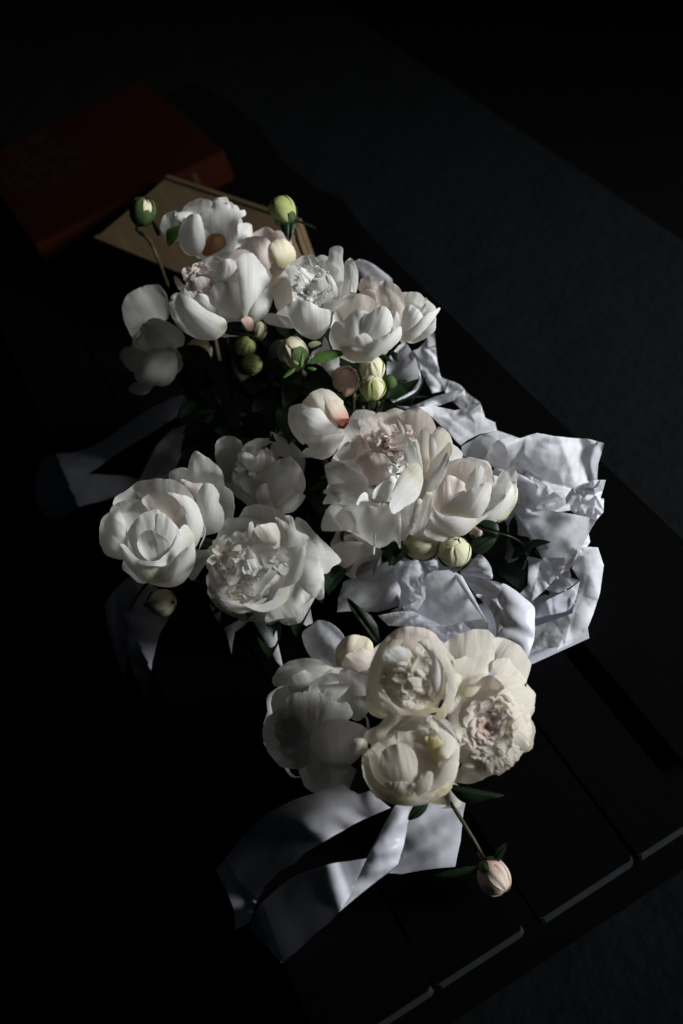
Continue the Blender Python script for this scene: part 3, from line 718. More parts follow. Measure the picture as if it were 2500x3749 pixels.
S.panel('900,230 800,260 700,310 580,390 480,460 380,520 280,555 180,565 100,590 55,690 48,760 60,830 180,720 350,680 500,575 620,500 700,455 800,390 910,320', b=.15, soft=.006, hs=[(0, .53), (.1, .53), (1, .38)], tip=11, smooth=True)
S.panel('640,720 580,695 500,690 350,682 240,685 130,700 62,780 50,830 90,905 140,940 190,940 300,872 420,840 520,805 620,760', .452, .375, b=.25, soft=.008, tip=8, smooth=True, steep=1)
S = Sheet('satin_ribbon', 'ribbon', 'two dark pointed ribbon tails hanging below the leftmost peony bowl', 'R10', .455, 'ribbon', None, 200, (640, 1600))
S.panel('640,1240 600,1260 540,1310 480,1370 440,1440 460,1560 500,1700 530,1780 560,1850 580,1700 575,1560 600,1430 680,1300', .50, .37, b=.2, soft=.008, tip=8)
S.panel('840,1400 700,1310 640,1380 600,1450 575,1560 570,1690 610,1820 650,1920 692,1985 705,1850 720,1750 760,1600 830,1480', .49, .37, b=.2, soft=.008, tip=8)
S = Sheet('tissue_paper', 'tissue paper', 'dark paper tail with a thin pointed end below the ruffled middle peony', 'R10', .47, 'tissue', None, 100, (1170, 1560))
S.panel('1280,1510 1120,1480 1040,1425 1080,1510 1130,1570 1155,1640 1172,1722 1180,1650 1192,1590 1240,1560', .48, .455, b=.25, tip=6)
S.panel('1420,1500 1300,1530 1360,1640 1430,1760 1470,1800 1440,1660', .48, .455, b=.25)

# ------------------------------------------------------------------ leaves and stems added under the heads to block low light
def leaf_mesh(k):
    r = random.Random(k); vs, fs, uv = [], [], []; nu, nv = 5, 9
    for i in range(nv):
        t = i / (nv - 1); w = .21 * math.sin(math.pi * t ** .8) ** .9
        for j in range(nu):
            c = (j / (nu - 1) - .5) * 2
            vs.append((c * w, t, .09 * abs(c) * w * 3 - .25 * t * t * (1 + .3 * k) + .02 * math.sin(t * 9 + k + c))); uv.append((j / (nu - 1), t))
    for i in range(nv - 1):
        for j in range(nu - 1):
            q = i * nu + j; fs.append((q, q + 1, q + nu + 1, q + nu))
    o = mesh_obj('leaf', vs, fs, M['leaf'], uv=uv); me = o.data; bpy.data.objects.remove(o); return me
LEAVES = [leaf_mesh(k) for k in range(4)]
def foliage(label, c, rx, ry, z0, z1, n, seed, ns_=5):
    r = random.Random(seed); T_ = thing('added_foliage', label, 'foliage', (c[0], c[1], TOP + .001), 'added foliage under the bouquets')
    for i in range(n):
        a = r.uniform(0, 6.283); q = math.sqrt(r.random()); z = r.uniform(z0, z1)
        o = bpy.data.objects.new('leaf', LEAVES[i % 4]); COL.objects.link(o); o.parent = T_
        o.location = Vector((rx * q * math.cos(a), ry * q * math.sin(a), z - TOP))
        o.rotation_euler = (r.uniform(-.3, .9), r.uniform(-.7, .7), a - math.pi / 2 + r.uniform(-1.2, 1.2))
        sc_ = r.uniform(.05, .085) * min(1, 1.2 - .5 * q); o.scale = (sc_ * 1.2, sc_, sc_)
    for i in range(ns_):
        a = r.uniform(0, 6.283); q = r.uniform(.2, .8)
        p = np.array([c[0] + rx * q * math.cos(a), c[1] + ry * q * math.sin(a), z1]); b = np.array([c[0] + rx * .3 * math.cos(a + 2.6), c[1] + ry * .3 * math.sin(a + 2.6), TOP + .006])
        tube('stem', [b, (b + p) / 2 + np.array([r.uniform(-.01, .01), r.uniform(-.01, .01), 0]), p], .003, M['stem'], T_, ns=6)
foliage('dark leaves and crossing stems added to block light under the rear bouquet', (.135, .962), .105, .075, .465, .64, 180, 1, 0)
foliage('dark leaves added to block light behind the bud cluster between the rear and middle bouquets', (.20, .88), .06, .05, .465, .575, 75, 2)
foliage('dark leaves and stems added to block light under the middle bouquet', (.085, .755), .12, .035, .462, .53, 60, 3)
hollow = at(*nat('R9', 640, 1020), .465)  # dark leaves added here stand in for the shade of the hollow
foliage('dark leaves added as the shade deep inside the hollow tissue pocket at the right', (hollow[0], hollow[1]), .026, .022, .458, .468, 30, 6, 0)
foliage('dark leaves and stems added to block light, hidden under the front bouquet', (.06, .50), .06, .022, .462, .495, 30, 4, 3)

# ------------------------------------------------------------------ rear bouquet
PG = 'white peonies'
F = Flower('peony', 'peony', 'rearmost white peony with a brown petal at its base in front of the wooden box', 'R2', 840, 420, 300, .74, 'white', PG)
F.back()
F.petal('B', '560,520 470,520 425,430 420,380 450,310 520,275 580,300 560,400')
F.petal('B', '740,420 630,330 600,270 640,215 690,185 760,175 840,195 830,260 790,340', tip=5)
F.petal('O', '1010,600 1040,520 1050,390 1110,372 1162,385 1174,440 1160,500 1080,560')
F.petal('F', '760,620 780,540 830,470 880,455 945,480 960,550 890,610 800,645', mat='amber', tip=4, b=.3)
F.petal('F', '900,620 960,560 925,470 830,455 765,400 742,330 765,275 850,240 858,195 905,166 960,160 985,200 1002,258 1022,228 1052,235 1075,265 1105,265 1120,290 1100,322 1066,345 1052,420 1055,500 1035,570 990,612', tip=9)
F.petal('T', '945,300 945,230 962,200 985,215 1000,250 985,285', b=.8)
F.petal('F', '720,640 640,635 580,560 565,480 580,420 605,365 660,300 735,305 765,370 780,440 790,520 765,600', tip=6)
F.petal('T', '740,310 680,325 640,345 600,372 550,335 540,305 570,286 650,280', tip=5, b=.5)
leaf(F, '480,560 470,440 520,410 640,370 590,430 540,520', 3, 'brightleaf', dz=-.01)
F.stem([(760, 660, .68), (790, 900, .60), (900, 1500, .5)], .0035)

F = Flower('peony', 'peony', 'pale rounded half open peony tucked behind the rear bouquet left of the long stemmed bud', 'R2', 1310, 610, 230, .72, 'blush', PG)
F.back(5)
F.petal('F', '1250,760 1120,660 1070,590 1085,540 1115,500 1180,483 1260,485 1315,520 1340,600 1340,700 1300,760', tip=5)
F.petal('F', '1400,740 1340,690 1310,600 1340,525 1400,498 1460,518 1512,575 1532,650 1505,700 1450,735', mat='creambud', tip=3)

F = Flower('peony', 'peony', 'dim drooping white peony at the far left of the rear bouquet', 'R2', 380, 1450, 270, .655, 'white', PG)
F.back(5)
F.petal('B', '420,1180 280,1200 210,1330 150,1240 110,1130 105,1050 150,960 260,900 400,880 470,960 490,1080 480,1160', tip=7)
F.petal('O', '330,1470 250,1600 200,1600 130,1550 82,1470 95,1430 140,1390 240,1410', tip=4)
F.petal('O', '380,1680 320,1765 250,1785 190,1770 158,1738 210,1680 300,1690', tip=4)
F.petal('F', '300,1420 240,1400 210,1345 225,1320 255,1290 265,1225 300,1220 320,1320 390,1400', tip=3)
F.petal('F', '600,1380 500,1390 430,1405 350,1375 300,1305 285,1240 300,1180 380,1150 470,1180 560,1230 615,1300', tip=6)
F.petal('F', '540,1440 480,1420 400,1408 330,1425 270,1480 242,1570 200,1608 205,1640 250,1682 330,1702 440,1712 510,1680 545,1620 562,1530', tip=8)

F = Flower('peony', 'peony', 'large upright white peony of the rear bouquet with a frilled grey heart', 'R2', 930, 980, 390, .74, 'white', PG)
F.back()
F.petal('B', '900,900 860,780 900,680 960,640 1040,595 1110,588 1180,630 1190,720', tip=5, mat='blush')
F.petal('B', '1200,960 1190,740 1190,640 1235,680 1290,720 1320,780 1320,850', tip=3, mat='blush')
for tx in ('640,980 560,905 528,808 570,828 605,870 660,930', '700,960 640,900 600,800 598,752 650,733 685,775 720,860', '780,940 700,880 690,770 682,718 715,700 752,730 800,830', '860,900 760,820 750,700 800,690 832,658 872,680 912,702 910,780'):
    F.petal('B', tx, tip=2, mat='blush', ruf=2)
F.rosette(740, 830, 130, 120, 8, 150, 'blush', seed=3, rings=2)
F.petal('M', '820,1010 730,980 690,900 688,840 735,813 800,820 850,850 875,905 870,980', tip=4, mat='blush')
F.petal('F', '1060,1150 930,1140 850,1070 812,1010 820,940 870,860 920,835 1000,815 1075,900 1100,1010', tip=7)
F.petal('F', '960,860 880,850 868,805 880,750 912,690 970,666 1032,690 1052,760 1060,850', tip=5, b=.3, d1=.15)
F.petal('F', '1110,1150 1080,1040 1060,900 1040,760 1045,690 1070,640 1120,614 1175,625 1225,680 1275,740 1315,830 1332,905 1320,1000 1220,1110', tip=6)
F.petal('F', '1190,1188 1130,1120 1150,1060 1200,990 1260,930 1328,885 1342,960 1330,1040 1292,1120 1240,1172', tip=5)
F.petal('F', '860,1110 770,1065 700,1005 702,965 740,950 805,970 830,1040 900,1090', tip=4, b=.3)
F.petal('F', '960,1250 870,1330 740,1326 620,1272 530,1180 488,1080 494,1010 530,955 600,940 662,960 720,1022 800,1085 890,1130 955,1170', tip=7)
F.petal('T', '1150,1260 1110,1225 1085,1165 1140,1140 1185,1180 1180,1240', tip=2, mat='pinkbud')
leaf(F, '960,1240 970,1190 1080,1183 1112,1220 1142,1262 1180,1240 1197,1292 1150,1302 1050,1298 950,1280', 6)
F.stem([(950, 1290, .66), (985, 1560, .57), (1015, 1800, .48)], .004)
F.stem([(800, 1330, .64), (800, 1620, .56), (900, 1850, .48)], .003)
F.stem([(1050, 1320, .64), (1050, 1560, .57), (1080, 1800, .48)], .003)

F = Flower('peony', 'peony', 'white peony of the rear bouquet with a crown of crumpled petals at its centre', 'R3', 500, 430, 310, .72, 'white', PG)
F.back()
F.petal('B', '600,480 555,330 540,250 590,190 602,120 650,98 697,115 692,180 705,260 700,350 660,420', tip=5)
F.petal('B', '400,560 330,540 240,480 222,400 240,320 300,260 380,240 440,300 420,420', tip=4)
F.petal('B', '480,400 470,260 448,168 482,163 520,200 562,208 570,280 540,360', tip=2)
F.petal('O', '400,660 340,690 250,682 165,660 118,620 155,582 230,588 320,600', tip=4)
F.petal('M', '330,560 240,570 200,490 188,420 225,325 300,300 330,420', tip=3, mat='cream')
F.petal('B', '690,500 690,420 702,330 706,230 738,190 766,195 800,260 806,340 792,430 750,480', tip=4, b=-.3)
F.rosette(490, 390, 150, 150, 11, 140, None, seed=5, d0=-.3, d1=.2, rings=3)
F.ruffle(480, 350, 90, 90, 10, 110, None, 5)
F.petal('M', '590,510 470,500 440,430 480,360 560,330 620,370 640,440', tip=4)
for tx in ('420,470 345,430 340,405 375,385 372,330 400,300 440,360', '530,400 400,330 360,280 400,255 470,280 540,310', '640,480 580,400 570,330 600,305 640,360 660,420'): F.petal('M', tx, tip=3, ruf=2)
F.petal('T', '590,575 555,520 600,490 660,480 740,470 790,445 750,500 690,530 640,560', tip=5)
F.petal('F', '480,772 400,740 340,680 305,615 220,582 310,512 380,488 460,500 540,545 605,560 606,620 592,680 552,742 520,766', tip=7)

F = Flower('peony', 'peony', 'small white peony with one sharp pointed petal at the right end of the rear bouquet', 'R3', 1200, 620, 200, .69, 'white', PG)
F.back(5)
F.petal('B', '1160,600 1130,530 1118,440 1180,428 1242,436 1280,470 1302,480 1292,525 1272,580 1220,600', tip=4)
F.petal('T', '1240,600 1250,556 1288,508 1297,540 1275,590', tip=2)
F.petal('F', '1140,760 1115,660 1130,560 1185,520 1260,580 1272,640 1230,690', tip=4)
F.petal('F', '1150,792 1108,785 1118,740 1200,680 1260,610 1330,572 1392,541 1372,590 1312,670 1232,752', tip=6, b=.35)

F = Flower('peony', 'peony', 'white cup shaped peony right of the crown peony with overlapping front petals', 'R3', 860, 660, 290, .71, 'white', PG)
F.back()
F.petal('B', '880,520 822,440 808,380 840,328 882,310 922,330 942,390 950,470', tip=4, mat='blush')
F.petal('B', '1040,680 960,560 930,450 960,362 1020,350 1082,380 1122,440 1137,540 1122,630', tip=4, mat='blush')
F.petal('B', '760,660 660,650 640,570 680,500 752,450 832,445 902,470 960,540 900,600', tip=5, mat='blush')
F.petal('F', '800,930 700,910 638,860 598,770 608,690 650,640 700,640 760,572 830,560 895,600 860,760', tip=7)
F.petal('F', '860,800 808,760 804,690 830,620 902,570 970,534 1022,550 1052,610 1050,670 1000,760', tip=5)
F.petal('F', '900,860 830,850 782,790 790,755 850,724 880,740 930,780 960,830', tip=4, b=.4)
F.petal('F', '850,936 780,932 700,882 678,820 740,800 830,830 930,775 1000,742 1080,690 1117,680 1112,760 1062,822 1002,862 950,892 910,922', tip=8)
leaf(F, '1000,880 950,870 960,900 1030,930 1050,930 1020,890', 3, 'leaf')
leaf(F, '1030,850 1050,900 1090,932 1085,870', 2, 'leaf')

F = Flower('peony', 'peony', 'half hidden white peony behind the bud with the long bright leaf', 'R3', 560, 950, 140, .63, 'white', PG)
F.back(5)
F.petal('F', '540,1120 460,1082 440,1010 470,940 550,900 580,1000 560,1090', tip=3)
F.petal('F', '590,1050 545,1010 535,920 542,840 563,753 592,800 622,860 662,900 666,950 625,1010', tip=4)
F.petal('T', '540,800 470,830 450,800 500,780', tip=2, mat='palebud')

bud('dark unopened bud on a tall bare stem at the far left above the rear bouquet', 'R2', 275, 285, 98, .76, 65, .5, 'palebud', sep_len=2.1, sepw=1.0, nsep=5, stem=[(330, 520, .68), (410, 700, .64), (480, 890, .58)], seed=2, streak=False, inner='palebud', leaves=(('340,340 380,370 420,450 400,480 370,430', 3), ))
bud('green bud on a tall stem at the right, standing above all the rear flowers', 'R2', 1420, 270, 108, .77, 125, .2, 'limebud', sep_len=.4, stem=[(1545, 520, .70), (1590, 640, .62)], seed=4, streak=False, leaves=(('1480,330 1395,340 1400,400 1440,480 1475,512 1510,450 1520,370', 4), ('1500,340 1600,390 1700,420 1640,380', 2)))
bud('pale bud showing a green side under the large upright peony', 'R2', 735, 1430, 105, .64, 20, .5, 'palebud', tall=1.1, sep_len=.3, seed=5, stem=[(690, 1560, .58), (740, 1800, .5)])
bud('small round lime bud beside the thick stem under the large upright peony', 'R2', 1115, 1390, 82, .63, 50, .5, 'limebud', sep_len=.3, seed=6, stem=[(1060, 1600, .56)])
bud('darkest lime bud, lowest of the cluster below the large upright peony', 'R2', 1165, 1530, 84, .61, -30, .4, 'limebud', sep_len=.2, seed=7, stem=[(1080, 1500, .57)])
bud('blurred pale green bud hidden behind the lime buds', 'R2', 1225, 1255, 70, .64, 60, .4, 'palebud', sep_len=.3, seed=8)
bud('green bud with a long bright leaf in front of the half hidden peony', 'R3', 340, 870, 108, .71, 118, .45, 'palebud', sep_len=1.2, sepw=.9, stem=[(440, 1020, .62), (530, 1150, .56)], seed=9,
    leaves=(('450,945 490,890 560,855 640,843 708,868 650,905 570,930', 4, 'brightleaf', .012, .3), ('436,975 470,968 507,980 480,996', 2, 'brightleaf', .01), ('270,1047 300,1000 355,975 335,1012', 0, 'brightleaf', .012), ('380,960 405,850 412,900 410,960', 1, 'brightleaf', .02)))
bud('pinkish dim bud, leftmost of the cluster under the cup shaped peony', 'R3', 705, 1075, 105, .63, 60, .6, 'pinkbud', sep_len=.3, seed=10)
bud('pale cream bud at the top of the cluster under the cup shaped peony', 'R3', 905, 985, 90, .65, 95, .5, 'palebud', sep_len=.4, seed=11)
bud('dark green shaded bud beside a small leaf at the right of the bud cluster', 'R3', 1030, 1080, 52, .63, 40, .5, 'sepal', sep_len=.5, seed=13, streak=False, leaves=(('1060,1080 1100,1060 1160,1065 1110,1090', 2, 'leaf'),))
bud('lime and cream bud, lowest of the cluster under the cup shaped peony', 'R3', 908, 1122, 90, .65, 75, .5, 'limebud', sep_len=.35, seed=12, inner='palebud')

# ------------------------------------------------------------------ middle bouquet
F = Flower('peony', 'peony', 'creamy opening bud with a red blushed side above the huge peony', 'R3', 540, 1370, 240, .635, 'white', PG)
F.back(5, .8)
F.petal('F', '420,1520 340,1450 303,1360 310,1270 350,1240 410,1238 430,1330', tip=3)
F.petal('S', '640,1330 500,1290 398,1250 430,1190 480,1145 550,1122 620,1143 672,1190 700,1230', tip=4, mat='cream')
F.petal('T', '470,1460 400,1440 420,1500 470,1540 540,1510 600,1455', tip=3)
F.petal('F', '700,1425 600,1452 500,1456 420,1452 380,1392 366,1322 400,1282 470,1261 542,1270 582,1312 640,1360', tip=6)
F.petal('S', '705,1400 640,1360 592,1312 575,1250 566,1168 622,1190 682,1215 722,1280 739,1330 732,1382', tip=4, mat='pinkblush', b=.35)
F.petal('F', '700,1440 560,1460 520,1500 495,1542 430,1552 396,1590 398,1618 470,1615 550,1632 622,1600 662,1540 688,1490 701,1450', tip=6)
F.petal('T', '600,1340 650,1370 735,1368 712,1405 685,1412 640,1380', tip=3, mat='redsepal', name='sepal')
F.stem([(560, 1640, .60), (600, 1720, .52)], .004)

F = Flower('peony', 'peony', 'shaded white peony with a cupped heart left of the red blushed bud', 'R5', 1060, 380, 240, .585, 'white', PG)
F.back()
F.petal('B', '1260,370 1200,240 1100,190 1083,128 1130,150 1222,200 1282,290', tip=3)
F.petal('B', '880,440 815,400 770,300 768,190 830,150 902,170 928,225 910,300', tip=3)
F.petal('B', '1180,400 920,330 900,280 922,210 980,175 1062,163 1152,200 1232,270 1265,340', tip=5)
F.petal('B', '1010,560 900,420 888,370 892,268 912,270 915,340 980,400 1030,450', tip=3)
F.ruffle(1010, 320, 85, 85, 10, 110, None, 2)
F.petal('M', '1010,440 960,340 925,300 925,247 962,250 1000,272 1030,228 1052,262 1060,350', tip=5)
F.petal('M', '1060,460 1000,400 1010,300 1060,258 1120,300 1140,380', tip=3, mat='blush')
F.petal('O', '1020,590 900,510 830,460 813,418 870,430 950,480 1040,560', tip=3)
F.petal('F', '1110,600 1010,540 1000,470 1030,430 1075,428 1110,520', tip=3)
F.petal('F', '1130,562 1090,500 1068,420 1080,340 1130,290 1190,270 1242,312 1277,390 1282,450 1250,500 1190,540', tip=5)
F.petal('F', '1120,590 1105,562 1180,512 1230,480 1282,495 1242,560 1195,592', tip=4, b=.35)

F = Flower('peony', 'peony', 'two tall petals of a peony turned away, right behind the leftmost bowl', 'R5', 715, 560, 190, .63, 'white', PG)
F.back(5)
F.petal('B', '540,480 498,390 522,345 602,338 640,420', tip=3)
F.petal('O', '640,980 608,935 650,800 740,790 745,850 700,900', tip=1)
F.petal('B', '690,470 600,400 610,320 640,240 682,250 752,300 802,350 817,430 805,500 770,480', tip=4, b=.25)
F.petal('T', '670,530 600,455 570,398 640,420 700,430 690,500', tip=2, mat='blush')
F.petal('F', '690,712 680,620 658,530 672,460 702,420 742,424 782,470 792,500 785,525 812,580 816,640 785,700', tip=5)
leaf(F, '648,770 662,740 720,735 788,775 720,802 660,802', 3, 'leaf', .01)

F = Flower('peony', 'peony', 'leftmost peony, a smooth half open bowl lit on its right side', 'R5', 410, 710, 320, .66, 'white', PG)
F.back(6, .9)
F.petal('F', '250,850 150,840 110,790 97,720 110,640 152,590 205,565 260,700', tip=3)
F.petal('B', '300,640 200,600 160,590 180,550 250,520 332,518 360,560', tip=4)
F.petal('B', '440,640 345,520 305,470 294,430 350,405 440,395 542,410 602,450 645,525 620,600', tip=5, mat='white')
F.petal('B', '560,760 440,640 345,535 350,505 380,488 460,480 542,510 602,590 625,690', tip=4, mat='blush')
F.petal('C', '400,900 260,800 190,700 184,620 212,570 290,528 382,550 450,600 480,700', tip=5, s=-.35)
F.petal('F', '400,910 330,860 275,770 262,700 300,640 362,590 440,575 470,640 440,760 420,860', tip=5, s=.35, d0=-.3, d1=-.1, b=.25)
F.petal('F', '470,910 420,820 400,720 410,640 450,590 520,640 575,720 560,820 510,890', tip=5, s=.4, d0=-.3, d1=-.08, b=.25)
F.petal('B', '440,900 360,850 320,790 330,720 390,690 450,720 500,760 520,830 490,890', tip=4, s=.35, d0=-.2, d1=-.12, b=-.3)
F.petal('F', '640,790 600,640 585,580 540,512 493,476 580,490 642,520 682,590 697,660 682,730', tip=4, s=.55, d1=.05, b=.25)
F.petal('F', '360,985 290,930 228,845 222,770 262,790 332,862 440,892 500,930 450,980', tip=3, b=.3)
F.petal('F', '640,850 560,830 490,890 420,900 340,885 320,860 420,868 480,830 522,780 552,700 592,658 632,700 648,770', tip=6, b=.25)
F.petal('F', '510,1019 430,1012 366,985 430,950 482,910 542,842 600,792 645,762 650,830 642,900 600,972 560,1005', tip=7, b=.5)
F.stem([(640, 980, .54), (800, 1010, .5), (900, 980, .48)], .0035, crop='R5')

F = Flower('peony', 'peony', 'fully open ruffled peony facing the camera beside the leftmost bowl', 'R5', 1040, 890, 340, .56, 'white', PG)
F.back()
F.ring(1040, 900, 320, 320, 20, 150, 8, 240, 'O', seed=3)
F.petal('O', '1180,1050 1130,1200 1185,1236 1240,1225 1262,1215 1310,1130 1330,1060', tip=2)
F.petal('O', '1000,1000 1060,1210 1000,1216 880,1192 760,1122 718,1020 745,930', tip=3)
F.petal('O', '1150,1000 1050,1205 1140,1200 1240,1180 1300,1100 1320,1040 1280,930', tip=3)
F.petal('O', '1250,900 1392,942 1440,902 1486,866 1422,790 1342,710 1272,633 1218,640', tip=3, d1=-.1)
F.petal('B', '1040,800 900,650 910,600 942,560 1010,543 1092,560 1167,600 1152,680', tip=4, d1=.15)
F.petal('B', '960,850 765,790 770,740 790,680 832,630 880,618 962,625 1062,650 1080,720', tip=5, d1=.2)
F.petal('T', '1200,950 1370,1092 1388,952 1372,900 1352,800 1300,750 1252,790', tip=2, d1=.0, b=.4)
F.rosette(910, 920, 185, 220, 15, 150, seed=1, d0=-.3, d1=.2, rings=4, mats=('white', 'cream', 'blush', 'cream'))
F.ruffle(900, 900, 130, 150, 14, 120, 'white', 1, d0=-.1, d1=.3)
F.ruffle(1010, 800, 110, 90, 10, 150, None, 4, d0=-.1, d1=.3)
F.petal('M', '1130,1020 1170,900 1138,765 1180,730 1242,730 1284,800 1272,900 1240,985', tip=4, d1=.3)
F.petal('T', '1180,790 1150,690 1108,618 1142,630 1180,655 1168,608 1212,620 1232,690 1294,722 1290,748', tip=5, d1=.35, d0=.1)
F.petal('T', '1140,880 1050,770 988,702 1000,670 1080,650 1132,660 1162,720 1150,800', tip=3, d1=.35, mat='cream')
F.petal('M', '1010,1000 1020,930 1060,880 1112,850 1135,880 1112,932 1062,985', tip=3)
F.petal('M', '960,1062 985,1000 1050,950 1092,900 1122,932 1062,1002 1002,1062', tip=3, d1=.4)
F.petal('M', '960,900 918,850 920,808 952,793 982,820 1002,890', tip=3, d1=.45, d0=0)
F.petal('M', '1150,950 1115,905 1160,880 1185,905 1180,940', tip=3, d1=.35, d0=0)
F.petal('T', '850,1160 775,1080 728,960 738,880 772,930 802,985 852,1082 930,1130', tip=3, d0=-.1, d1=.02, b=.1)
F.petal('T', '1000,1140 900,1170 820,1120 780,1050 860,1090 950,1120 1060,1080', tip=3, d0=0, d1=.05, b=.08)
F.petal('T', '1170,1100 1060,1160 960,1140 930,1110 1020,1120 1130,1070 1190,1020', tip=3, d0=0, d1=.05, b=.08)
F.ruffle(830, 830, 80, 70, 10, 80, 'cream', 8, d0=0, d1=.4)

F = Flower('peony', 'peony', 'loose spreading petals of a peony under the huge middle peony', 'R4', 500, 1350, 190, .53, 'white', PG)
F.back(5)
F.petal('B', '470,1330 435,1290 430,1258 500,1248 560,1290', tip=2)
F.petal('O', '640,1330 570,1380 520,1402 440,1452 380,1442 342,1345 390,1302 450,1290 560,1298', tip=4, mat='cream')
F.petal('O', '650,1330 622,1390 542,1422 500,1472 497,1512 482,1515 463,1490 470,1450 520,1390 570,1350', tip=5)
F.petal('T', '540,1230 470,1242 560,1330 600,1372 614,1368 616,1300 612,1250', tip=3)

F = Flower('peony', 'peony', 'huge fully open peony at the centre with one bright petal facing the light', 'R4', 720, 890, 430, .60, 'white', PG)
F.back(7, .9)
F.ring(700, 950, 385, 345, 60, 215, 12, 230, 'O', seed=2)
F.petal('B', '560,620 470,640 458,560 500,500 572,498 622,520 600,580', tip=4)
F.petal('O', '500,780 440,800 400,800 378,760 400,735 450,688 490,715', tip=3)
F.petal('O', '560,980 440,990 340,942 314,870 318,825 400,808 460,850 560,900', tip=3)
F.petal('O', '420,1010 350,1006 310,1002 304,985 340,966 400,975', tip=3)
F.petal('O', '420,1050 330,1065 300,1060 328,1010 380,1000', tip=2)
F.petal('O', '640,1080 560,1090 420,1072 360,1020 338,958 430,938 540,960 650,1000', tip=4)
F.petal('O', '640,1130 560,1235 450,1222 340,1232 288,1220 308,1130 350,1068 420,1068 540,1090', tip=4)
F.petal('O', '760,1080 770,1330 738,1282 690,1310 640,1332 560,1292 480,1242 410,1202 398,1130 430,1080 540,1066 650,1090', tip=5)
F.petal('O', '860,1060 780,1332 800,1280 850,1205 885,1150 903,1080 900,1040', tip=1)
F.petal('O', '920,1000 880,1100 828,1240 850,1254 902,1252 918,1200 942,1152 962,1080 967,1010 950,985', tip=3, ruf=2)
F.petal('B', '1000,860 1050,700 1080,700 1130,738 1142,782 1080,840', tip=3)
F.petal('B', '900,720 760,580 775,515 850,488 922,508 972,570 985,640 950,700', tip=4, mat='blush')
F.petal('B', '760,720 640,640 540,690 528,610 560,560 622,518 692,510 762,530 812,590 835,650', tip=5, mat='blush', d1=.25)
F.petal('B', '930,930 880,820 930,700 972,620 1012,598 1062,640 1083,700 1075,770 1010,850', tip=5, d1=.3, mat='cream')
F.petal('B', '620,860 500,840 468,740 478,660 520,638 560,700 600,780', tip=3, mat='blush')
F.petal('M', '660,760 580,750 538,720 550,650 602,620 672,610 712,650 700,720', tip=4, mat='blush', d1=.05)
F.rosette(720, 700, 150, 105, 11, 120, 'blush', seed=4, d0=-.4, d1=.12, rings=3)
F.ruffle(760, 670, 80, 50, 8, 90, 'blush', 4, d1=.15)
F.petal('B', '890,880 860,760 880,650 910,600 942,620 965,720 952,800 925,880', tip=3, d1=.3, mat='cream')
F.petal('T', '950,800 938,700 948,636 962,650 980,690 992,750', tip=2, d1=.3)
F.petal('M', '560,900 500,830 530,760 570,738 600,790 590,860', tip=3, mat='blush')
F.petal('T', '710,660 640,600 634,555 654,543 668,580 705,605', tip=2, mat='blush', d1=.4)
F.petal('T', '780,660 752,600 744,555 772,578 795,630', tip=2, mat='blush', d1=.4)
F.petal('M', '770,800 705,705 720,660 782,640 835,660 855,710 830,780', tip=3, mat='blush')
F.petal('M', '680,980 570,910 543,830 580,780 642,758 692,778 725,840 740,920', tip=4, mat='blush', b=.5)
F.petal('T', '860,860 830,740 815,660 850,690 885,760 890,840', tip=2, d1=.35)
F.petal('T', '890,900 862,780 835,690 870,680 890,760 905,860', tip=3, d1=.3)
F.ruffle(770, 850, 60, 70, 7, 80, None, 12, d1=.3)
F.petal('T', '860,850 798,810 788,740 810,704 852,718 874,780 886,840', tip=3, d1=.35, b=.2)
F.petal('T', '760,1000 700,1052 605,1035 610,980 680,920 745,915', tip=3, d1=.2)
F.petal('T', '640,1060 540,1048 512,1072 503,1060 530,1008 560,995 600,1030 660,1030', tip=3, d1=.2, b=.6)
F.petal('T', '925,988 938,920 980,850 1052,752 1063,790 1042,880 1002,950 955,990', tip=3, d1=.15, b=.25)
F.petal('T', '900,960 870,1032 800,1082 725,1126 705,1090 703,1060 710,1020 740,940 782,868 822,830 880,823 906,900', tip=3, d0=.1, d1=.3, b=.35)
F.petal('T', '600,1350 608,1300 608,1250 622,1236 618,1290 612,1372', tip=3, b=.3, d0=0, d1=0)

bud('fat pale green bud under the huge middle peony, left of its crumpled neighbour', 'R4', 890, 1315, 90, .54, 0, .3, 'palebud', tall=1.3, sep_len=.3, seed=21)
bud('crumpled pale bud with brown tipped petals, right below the middle peonies', 'R4', 1098, 1355, 96, .54, 80, .55, 'palebud', tall=1.0, sep_len=.35, seed=22, streak=True)
TINY = bud('tiny pink tipped bud beside dark leaves at the right of the middle bouquet', 'R4', 1225, 1235, 36, .545, 20, .3, 'pinkbud', sep_len=.5, seed=23, leaves=(
    ('1215,1190 1280,1160 1350,1180 1362,1240 1310,1252', 3, 'leaf', .015), ('1190,1335 1215,1275 1300,1250 1362,1238 1332,1310 1255,1370', 3, 'leaf', .008)))
tube('stem', [at(*nat('R4', x, y), z) for x, y, z in ((1340, 1240, .55), (1440, 1265, .54), (1520, 1320, .51), (1580, 1400, .47))], .0014, M['leaf'], TINY.root)

